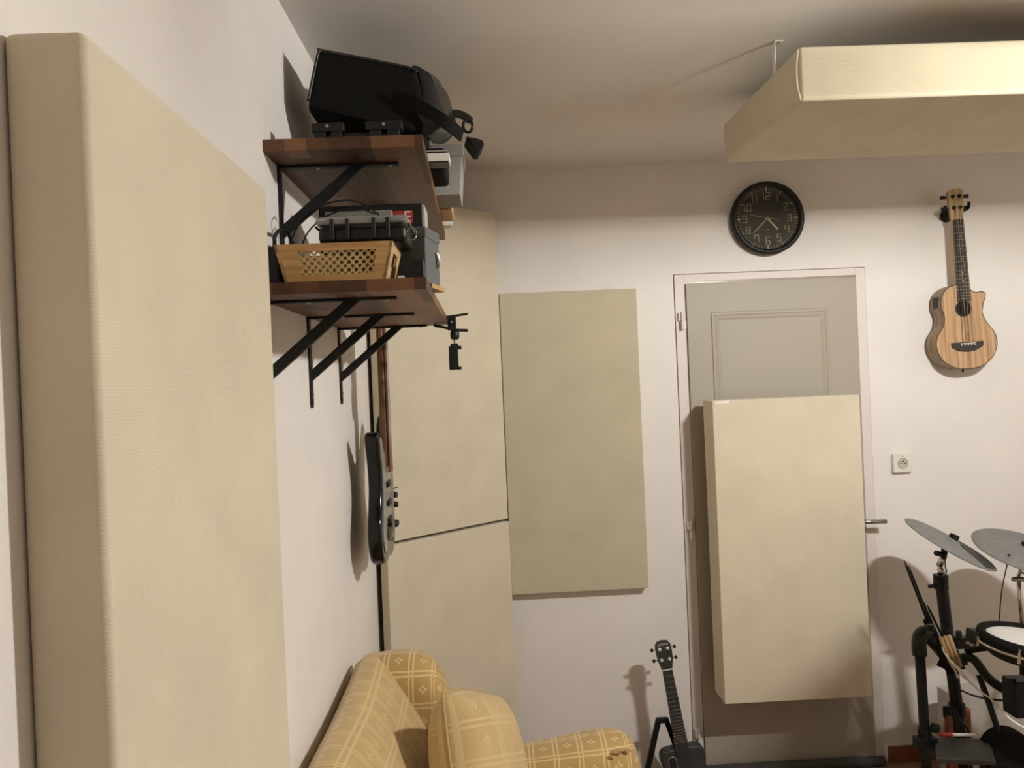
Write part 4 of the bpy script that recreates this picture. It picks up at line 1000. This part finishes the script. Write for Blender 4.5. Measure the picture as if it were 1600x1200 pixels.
# left stand: thick post, chrome tilter
def part(name, mat, build, bevel=0, smooth=False, parent=None):
    bm = B(); build(bm); return obj(name, bm, mat, parent or dk, bevel=bevel, smooth=smooth)
pt = k_(1470, 906, 2.86); pb = k_(1497, 1120, 2.86); dr = (pb-pt)/(pt.z-pb.z)
pfl = pt+dr*(pt.z-0.002)
part('rack_post', PLASTIC_BLK, lambda bm: (tube(bm, [pt, pt+dr*(.10), pb, pfl], .0215, 20), tube(bm, [pt+Vector((0, 0, .02)), pt-Vector((0, 0, .035))], .026, 20)), smooth=False, bevel=.002)
part('post_clamp', PLASTIC_BLK, lambda bm: (tube(bm, [pt+dr*.28, pt+dr*.32], .030, 20), box(bm, pt+dr*.30+Vector((.03, -.01, 0)), (.04, .03, .035)), tube(bm, [pt+dr*.02+Vector((-.055, -.01, 0)), pt+dr*.02], .007, 10)), bevel=.002)
part('post_clamp', PLASTIC_BLK, lambda bm: (tube(bm, [pt+dr*.47, pt+dr*.51], .030, 20), box(bm, pt+dr*.49+Vector((-.035, -.01, 0)), (.03, .02, .03)), tube(bm, [pt+dr*.49+Vector((-.06, -.02, -.02)), pt+dr*.49+Vector((-.06, -.02, .02))], .006, 10)), bevel=.002)
def tilt_(bm):
    tube(bm, [pt+Vector((.0, 0, .01)), k_(1468, 880, 2.86)], .009, 12); tube(bm, [k_(1468, 884, 2.86), k_(1475, 868, 2.85)], .012, 12); tube(bm, [k_(1473, 876, 2.85), M4 @ Vector((0, 0, -.03))], .006, 12)
    tube(bm, [k_(1468, 893, 2.83), k_(1474, 890, 2.82)], .013, 14)
part('tilter', CHROME, tilt_, smooth=True)
part('tilter_knob', PLASTIC_BLK, lambda bm: (tube(bm, [k_(1462, 864, 2.82), k_(1470, 866, 2.83)], .010, 12), tube(bm, [k_(1474, 868, 2.84), k_(1478, 852, 2.84)], .012, 12)), bevel=.002)
part('cymbal_cable', PLASTIC_BLK, lambda bm: tube(bm, spline([k_(1477, 858, 2.83), k_(1477, 885, 2.81), k_(1479, 892, 2.80), k_(1476, 905, 2.82), k_(1477, 930, 2.825)], 6), .0022, 6), smooth=True)
# outer leg with elbow
e0 = k_(1436, 1003, 2.62); e1 = k_(1447, 1180, 2.62); dl_ = (e1-e0)/(e0.z-e1.z)
part('rack_leg', METAL_BLK, lambda bm: (tube(bm, [e0, e0+dl_*(e0.z-.002)], .0165, 18)), smooth=True)
part('elbow_clamp', PLASTIC_BLK, lambda bm: (tube(bm, spline([e0-Vector((0, 0, .045)), e0, e0+Vector((.015, .01, .022)), e0+Vector((.045, .03, .022))], 4), .024, 16), tube(bm, [e0+Vector((.03, -.02, .045)), e0+Vector((.03, -.02, .065))], .012, 12), tube(bm, [e0+Vector((-.01, -.02, .052)), e0+Vector((.03, -.02, .056))], .002, 6)), smooth=False, bevel=.002)
part('leg_clamp', PLASTIC_BLK, lambda bm: (tube(bm, [e0+dl_*.30, e0+dl_*.40], .022, 16), tube(bm, [e0+dl_*.29+Vector((.02, -.012, 0)), e0+dl_*.29+Vector((.03, -.03, 0))], .016, 16)), bevel=.002)
part('leg_clamp', PLASTIC_BLK, lambda bm: (box(bm, e0+dl_*.345, (.07, .04, .03)), tube(bm, [e0+dl_*.345+Vector((-.05, -.01, -.005)), e0+dl_*.345+Vector((-.03, -.01, -.005))], .007, 10)), bevel=.003)
part('rack_bar', METAL_BLK, lambda bm: tube(bm, [e0+Vector((.03, .02, .022)), pt+dr*.30+Vector((-.02, 0, 0))], .016, 16), smooth=True)
# bars running right and towards the middle of the kit
part('rack_bar', METAL_BLK, lambda bm: tube(bm, spline([pt+dr*.31, k_(1518, 1028, 2.78), k_(1545, 1060, 2.68), k_(1580, 1082, 2.6), k_(1640, 1100, 2.55)], 6), .016, 16), smooth=True)
part('rack_bar', METAL_BLK, lambda bm: tube(bm, [k_(1512, 1016, 2.8), k_(1535, 1012, 2.7), k_(1560, 1010, 2.6)], .013, 14), smooth=True)
part('rack_post', METAL_BLK, lambda bm: tube(bm, [k_(1655, 1060, 2.6), Vector((k_(1665, 1200, 2.6).x, k_(1655, 1060, 2.6).y, .002))], .019, 18), smooth=True)
part('rack_clamp', PLASTIC_BLK, lambda bm: (box(bm, k_(1592, 1088, 2.52), (.07, .07, .12)), tube(bm, [k_(1572, 1062, 2.5), k_(1588, 1062, 2.5)], .006, 10)), bevel=.008)
part('cymbal_arm', PLASTIC_BLK, lambda bm: tube(bm, [k_(1530, 1055, 2.66), k_(1556, 1130, 2.62), k_(1580, 1215, 2.58)], .010, 12), smooth=True)
part('cymbal_arm', CHROME, lambda bm: (tube(bm, [k_(1598, 985, 2.8), k_(1591, 900, 2.8)], .008, 12), tube(bm, [k_(1591, 905, 2.8), M5 @ Vector((0, 0, -.02))], .0055, 10)), smooth=True)
part('tilter_knob', STEEL, lambda bm: (tube(bm, [k_(1582, 905, 2.78), k_(1600, 905, 2.78)], .009, 12), tube(bm, [k_(1594, 894, 2.78), k_(1604, 897, 2.78)], .005, 10)), bevel=.002)
part('rack_bar', METAL_BLK, lambda bm: tube(bm, [k_(1598, 985, 2.8), k_(1600, 1090, 2.62)], .012, 12), smooth=True)
part('cymbal_cable', PLASTIC_BLK, lambda bm: tube(bm, spline([k_(1577, 866, 2.74), k_(1573, 885, 2.73), k_(1565, 925, 2.72), k_(1560, 985, 2.70)], 6), [.005]*3+[.0022]*16, 6), smooth=True)
# tom pad
def pad(c, n, Rr, hgt_, cname):
    z = Vector(n).normalized(); x = Vector((1, 0, 0)); x = (x-z*x.dot(z)).normalized(); y = z.cross(x)
    M = Matrix((x, y, z)).transposed().to_4x4(); M.translation = c
    bm = B(); lathe(bm, [(0, -hgt_), (Rr*.80, -hgt_), (Rr*.98, -hgt_*.55), (Rr, -.018), (Rr*.98, -.004), (Rr*.9, -.006), (0, -.006)], 56, M)
    pd = obj(cname, bm, PLASTIC_BLK, dk, smooth=False, bevel=.002)
    bm = B(); lathe(bm, [(Rr*.86, -.005), (Rr*.875, .008), (Rr*.94, .014), (Rr*1.04, .010), (Rr*1.06, -.006), (Rr*1.02, -.014), (Rr*.98, -.004)], 64, M); obj('rim', bm, FABRIC_BLK, pd, smooth=True)
    bm = B(); lathe(bm, [(0, .001), (Rr*.5, .0008), (Rr*.88, .0), (Rr*.88, -.004), (0, -.004)], 56, M); obj('mesh_head', bm, HEADM, pd)
    bm = B(); lathe(bm, [(Rr*1.03, -.020), (Rr*1.055, -.018), (Rr*1.055, -.026), (Rr*1.03, -.028), (Rr*1.03, -.020)], 64, M); obj('hoop', bm, CHROME, pd, smooth=True)
    for k in range(6):
        a = k*math.pi/3+.75; q_ = Vector((Rr*1.03*math.cos(a), Rr*1.03*math.sin(a), 0)); bm = B(); tube(bm, [M @ (q_+Vector((0, 0, .004))), M @ (q_+Vector((0, 0, -hgt_*.7)))], .005, 10); obj('tension_lug', bm, CHROME, pd)
    return M
pad(k_(1612, 1000, 2.45), (.10, -.03, 1.0), .148, .060, 'tom_pad')
part('pad_mount', PLASTIC_BLK, lambda bm: (box(bm, k_(1529, 995, 2.55), (.055, .06, .045), Matrix.Rotation(.1, 3, 'Y')), box(bm, k_(1500, 1003, 2.72), (.05, .04, .04)), tube(bm, [k_(1498, 985, 2.7), k_(1498, 998, 2.7)], .010, 10)), bevel=.004)
part('mount_rod', CHROME, lambda bm: tube(bm, [k_(1506, 1005, 2.66), k_(1520, 1004, 2.6)], .006, 10), smooth=True)
# kick tower, drive box
def kick(bm):
    c = k_(1578, 1180, 2.6); tube(bm, [c+Vector((0, -.02, 0)), c+Vector((0, .05, 0))], .085, 32)
part('kick_pad', FABRIC_BLK, kick, bevel=.01)
part('kick_stand', PLASTIC_BLK, lambda bm: (box(bm, Vector((k_(1578, 1180, 2.6).x, k_(1578, 1180, 2.6).y+.03, .17)), (.16, .04, .34))), bevel=.006)
part('pad_cable', PLASTIC_BLK, lambda bm: tube(bm, spline([k_(1500, 1078, 2.8), k_(1525, 1088, 2.7), k_(1560, 1094, 2.62), k_(1580, 1094, 2.56)], 6), .0035, 8), smooth=True)
part('cable_bundle', PLASTIC_BLK, lambda bm: [tube(bm, spline([k_(1484+4*i, 1108, 2.82), k_(1490+5*i, 1126, 2.80), k_(1502+6*i, 1145, 2.78), k_(1506+6*i, 1200, 2.8), Vector((k_(1506+6*i, 1200, 2.8).x, .12, .02))], 5), .004, 8) for i in range(3)], smooth=True)
# flat module plate on the rack
mz = k_(1505, 1153, 2.62)
def plate(bm):
    a, b, c, d_ = at(1458, 1152, 2.66), at(1546, 1153, 2.66), at(1556, 1187, 2.46), at(1462, 1183, 2.46)
    z = (a.z+b.z+c.z+d_.z)/4
    vs0 = [Vector((p.x, p.y, p.z))-KO for p in (a, b, c, d_)]
    v0 = [bm.verts.new(p) for p in vs0]; v1 = [bm.verts.new(p-Vector((0, 0, .022))) for p in vs0]
    bm.faces.new(v0); bm.faces.new(v1[::-1])
    for j in range(4): bm.faces.new((v0[j], v1[j], v1[(j+1) % 4], v0[(j+1) % 4]))
part('pedal_plate', mat_noise('module_plastic', (.018, .017, .015), (.03, .028, .025), 120, .45), plate, bevel=.006)
part('plate_arm', METAL_BLK, lambda bm: tube(bm, [e0+dl_*.345, k_(1480, 1170, 2.58)-Vector((0, 0, .02))], .009, 10), smooth=True)

# stick bag with sticks and brushes
sb_ = thing('stick_holder', 'long black stick holder clipped on the left drum post', 'stick holder', at(1470, 1010, 2.72))
SO = Vector(sb_.location)
def s_(px, py, y): return at(px, py, y)-SO
bm = B(); tube(bm, [s_(1447, 968, 2.73), s_(1462, 1000, 2.72), s_(1486, 1052, 2.70)], [.012, .015, .014], 14, True); obj('holder_tube', bm, FABRIC_BLK, sb_, smooth=True)
bm = B(); tube(bm, [s_(1482, 985, 2.73), s_(1506, 1045, 2.72)], [.006, .006], 8); obj('clip', bm, METAL_BLK, sb_)
bm = B(); band(bm, [s_(1468, 1030, 2.74), s_(1502, 1046, 2.735)], (0, 0, 1), .05, .006); obj('pocket', bm, FABRIC_BLK, sb_, bevel=.002)
for k, (a, b, r_) in enumerate((((1413, 876, 2.70), (1452, 978, 2.72), .0045), ((1419, 884, 2.745), (1460, 990, 2.75), .005), ((1441, 938, 2.73), (1466, 996, 2.73), .0045), ((1449, 946, 2.74), (1480, 1010, 2.735), .004))):
    bm = B(); a_, b_ = at(*a), at(*b); tube(bm, [a_-b_, (a_-b_)*.9, Vector((0, 0, 0))], [r_*.4, r_, r_], 10)
    o = obj('drum_brush', bm, (PLASTIC_BLK, METAL_BLK)[k % 2], smooth=True); o.location = b_
    tag(o, ['tallest thin black brush sticking up from the stick holder', 'black brush with glossy shaft just beside the tallest brush', 'short black rod against the left drum post', 'short dark rod nearest the thick drum post'][k], 'drum brush')
for k, (x0, x1) in enumerate(((1469, 1487), (1476, 1494), (1482.5, 1501))):
    bm = B(); a_, b_ = at(x0, 995-k*1.5, 2.705), at(x1, 1042, 2.695); tube(bm, [a_-b_, (a_-b_)*.97, Vector((0, 0, 0))], [.004, .0075, .0075], 12)
    o = obj('drumstick', bm, STICKW, smooth=True); o.location = b_
    tag(o, ['leftmost of three wooden drumstick butts in the stick holder', 'middle of three wooden drumstick butts in the stick holder', 'rightmost of three wooden drumstick butts in the stick holder'][k], 'drumstick')
bm = B(); a_, b_ = at(1478, 1022, 2.69), at(1497, 1057, 2.685); tube(bm, [a_, b_], .0038, 10); lathe(bm, [(0, .007), (.006, .004), (.006, -.004), (0, -.007)], 12, Matrix.Translation(b_)); tag(recenter(obj('felt_mallet', bm, BONE, smooth=True), b_), 'thin pale mallet with round white tip below the drumsticks', 'mallet')
# white cable with plug
ca = thing('audio_cable', 'white audio cable with plug draped across the drum kit', 'cable', at(1500, 1045, 2.66))
CO = Vector(ca.location)
bm = B(); tube(bm, spline([at(p, q_, y)-CO for p, q_, y in ((1472, 1011, 2.67), (1476, 1021, 2.66), (1484, 1031, 2.66), (1492, 1040, 2.66))], 6), .0022, 8); tube(bm, spline([at(p, q_, y)-CO for p, q_, y in ((1512, 1062, 2.66), (1530, 1079, 2.64), (1548, 1092, 2.6), (1565, 1110, 2.5), (1582, 1126, 2.46), (1605, 1138, 2.44), (1640, 1140, 2.44))], 8), .0032, 8); obj('cord', bm, CABLEW, ca, smooth=True)
bm = B(); tube(bm, [at(1486, 1033, 2.66)-CO, at(1494, 1042, 2.66)-CO, at(1496, 1043, 2.66)-CO, at(1506, 1056, 2.66)-CO, at(1514, 1064, 2.66)-CO], [.003, .0055, .007, .007, .003], 12); obj('plug', bm, CABLEW, ca, smooth=True)
# marker pen on the plate
mk = thing('marker_pen', 'white marker pen with red cap lying on the flat black plate', 'pen', at(1496, 1148.5, 2.63))
MO = Vector(mk.location); a_, b_, c_ = at(1468, 1147.5, 2.63)-MO, at(1488, 1148, 2.63)-MO, at(1524, 1148, 2.63)-MO
bm = B(); tube(bm, [b_-Vector((.003, 0, 0)), c_-Vector((.002, 0, 0)), c_], [.0055, .0055, .004], 14); obj('barrel', bm, WHITE_MT, mk, smooth=False)
bm = B(); tube(bm, [a_, a_+Vector((.004, 0, 0)), b_-Vector((.006, 0, 0)), b_], [.005, .007, .007, .0055], 14); obj('cap', bm, RED, mk)
# white carton and wooden offcut behind the kit
a, b = at(1516, 1080, 3.12), at(1590, 1080, 3.12)
bm = B(); box2(bm, (-.17, -.05, 0), (.14, .05, .36)); o = obj('white_carton', bm, CARDW, bevel=.002); o.location = (1.97, 3.12, .001); o.rotation_euler = (0, 0, .12); tag(o, 'large white cardboard carton on the floor behind the drum kit', 'carton')
bm = B(); box2(bm, (-.05, -.012, 0), (.05, .012, .32)); o = obj('wooden_offcut', bm, SKIRT, bevel=.002); o.location = (1.80, 3.02, .001); o.rotation_euler = (0, math.radians(0), .1); tag(o, 'brown wooden board standing in front of the white carton', 'board')

# ------------------------------------------------------------------ lamp (out of frame) and added pieces that shape its light
lp = thing('pendant_lamp', 'three-bulb pendant lamp under a dark metal shade', 'lamp', (LAMP.x, LAMP.y, ZC))
bulb = newmat('bulb', (1, 1, 1), .4); bb = bulb.node_tree.nodes['Principled BSDF']
bb.inputs['Emission Color'].default_value = (*LAMP_COL, 1); bb.inputs['Emission Strength'].default_value = LAMP_POWER/ (3*4*math.pi*.024**2*math.pi)
bm = B(); lathe(bm, [(0, -.001), (.05, -.001), (.045, -.02), (0, -.022)], 32); obj('ceiling_rose', bm, METAL_BLK, lp)
zl = LAMP.z-ZC
bm = B(); tube(bm, [(0, 0, -.02), (0, 0, zl+.045)], .005, 10); obj('stem', bm, METAL_BLK, lp)
bm = B(); lathe(bm, [(.0, zl+.055), (.04, zl+.054), (.247, zl+.0495), (.247, zl+.0465), (.04, zl+.050), (0, zl+.050)], 48); obj('shade', bm, METAL_BLK, lp)
for k in range(3):
    x, y = (k-1)*.062, 0
    bm = B(); bmesh.ops.create_uvsphere(bm, u_segments=20, v_segments=12, radius=.024); bmesh.ops.translate(bm, vec=(x, y, zl), verts=bm.verts); bo = obj('bulb', bm, bulb, lp, smooth=True)
    bm = B(); tube(bm, [(x, y, zl+.024), (x, y, zl+.042)], .013, 14); obj('bulb_socket', bm, METAL_BLK, bo)

bm = B(); box2(bm, (-.42, .20, zl-.016), (.34, .204, zl+.046)); DIM_TINT = bpy.data.materials.new('dimming_tint'); DIM_TINT.use_nodes = True; nt = DIM_TINT.node_tree; nt.nodes.clear()  # added tinted sheet: dims the bulbs' light towards the hanging ceiling panel
mo = nt.nodes.new('ShaderNodeOutputMaterial'); tb = nt.nodes.new('ShaderNodeBsdfTransparent'); gb = nt.nodes.new('ShaderNodeBsdfGlossy'); gb.inputs['Roughness'].default_value = .05; gb.inputs['Color'].default_value = (.5, .5, .5, 1)
tb.inputs['Color'].default_value = (.505, .50, .485, 1); mx = nt.nodes.new('ShaderNodeMixShader'); mx.inputs[0].default_value = .04
nt.links.new(tb.outputs[0], mx.inputs[1]); nt.links.new(gb.outputs[0], mx.inputs[2]); nt.links.new(mx.outputs[0], mo.inputs[0])
o = obj('dimming_baffle', bm, DIM_TINT, lp); o['label'] = 'added tinted sheet dimming the light on the ceiling panel'
fl = thing('light_blocker', 'added tilted dark cone on a pole, shading the door panel', 'lamp', (1.53, 1.88, .001))  # added out of view, only to cast a diagonal shadow on the door panel
bm = B(); lathe(bm, [(0, 0), (.13, 0), (.13, .012), (.02, .03), (0, .03)], 32); obj('base', bm, METAL_BLK, fl)
bm = B(); tube(bm, [(0, 0, .02), (0, 0, .092+H-.02)], .009, 12); obj('pole', bm, METAL_BLK, fl, smooth=True)
bm = B(); MC = Matrix.Translation((0, 0, .092+H)) @ Matrix.Rotation(math.radians(25), 4, 'Y')
lathe(bm, [(.008, 0), (.098, -.21), (.095, -.212), (.008, -.012), (.008, 0)], 48, MC); obj('shadow_cone', bm, CHAR_FAB, fl, smooth=True)

# every loose piece an object of its own
def split_loose(o):
    me = o.data; bm = bmesh.new(); bm.from_mesh(me); bm.verts.ensure_lookup_table(); seen = set(); isl = []
    for v in bm.verts:
        if v.index in seen: continue
        st_ = [v]; seen.add(v.index); g = []
        while st_:
            a = st_.pop(); g.append(a.index)
            for e in a.link_edges:
                b = e.other_vert(a)
                if b.index not in seen: seen.add(b.index); st_.append(b)
        isl.append(set(g))
    bm.free()
    if len(isl) < 2: return
    for k, g in enumerate(isl):
        bm = bmesh.new(); bm.from_mesh(me); bmesh.ops.delete(bm, geom=[v for v in bm.verts if v.index not in g], context='VERTS')
        m2 = bpy.data.meshes.new(me.name); bm.to_mesh(m2); bm.free()
        for mt in me.materials: m2.materials.append(mt)
        if k == 0: first = m2
        else: c = o.copy(); c.data = m2; COL.objects.link(c)
    o.data = first
SPLIT = ('screw', 'batten', 'fret', 'inlay', 'seal', 'pin_hole', 'wing_nut', 'pad_mount', 'string', 'tuning_key', 'saddle', 'cradle')
for o in [x for x in bpy.data.objects if x.type == 'MESH' and x.name.split('.')[0] in SPLIT]: split_loose(o)
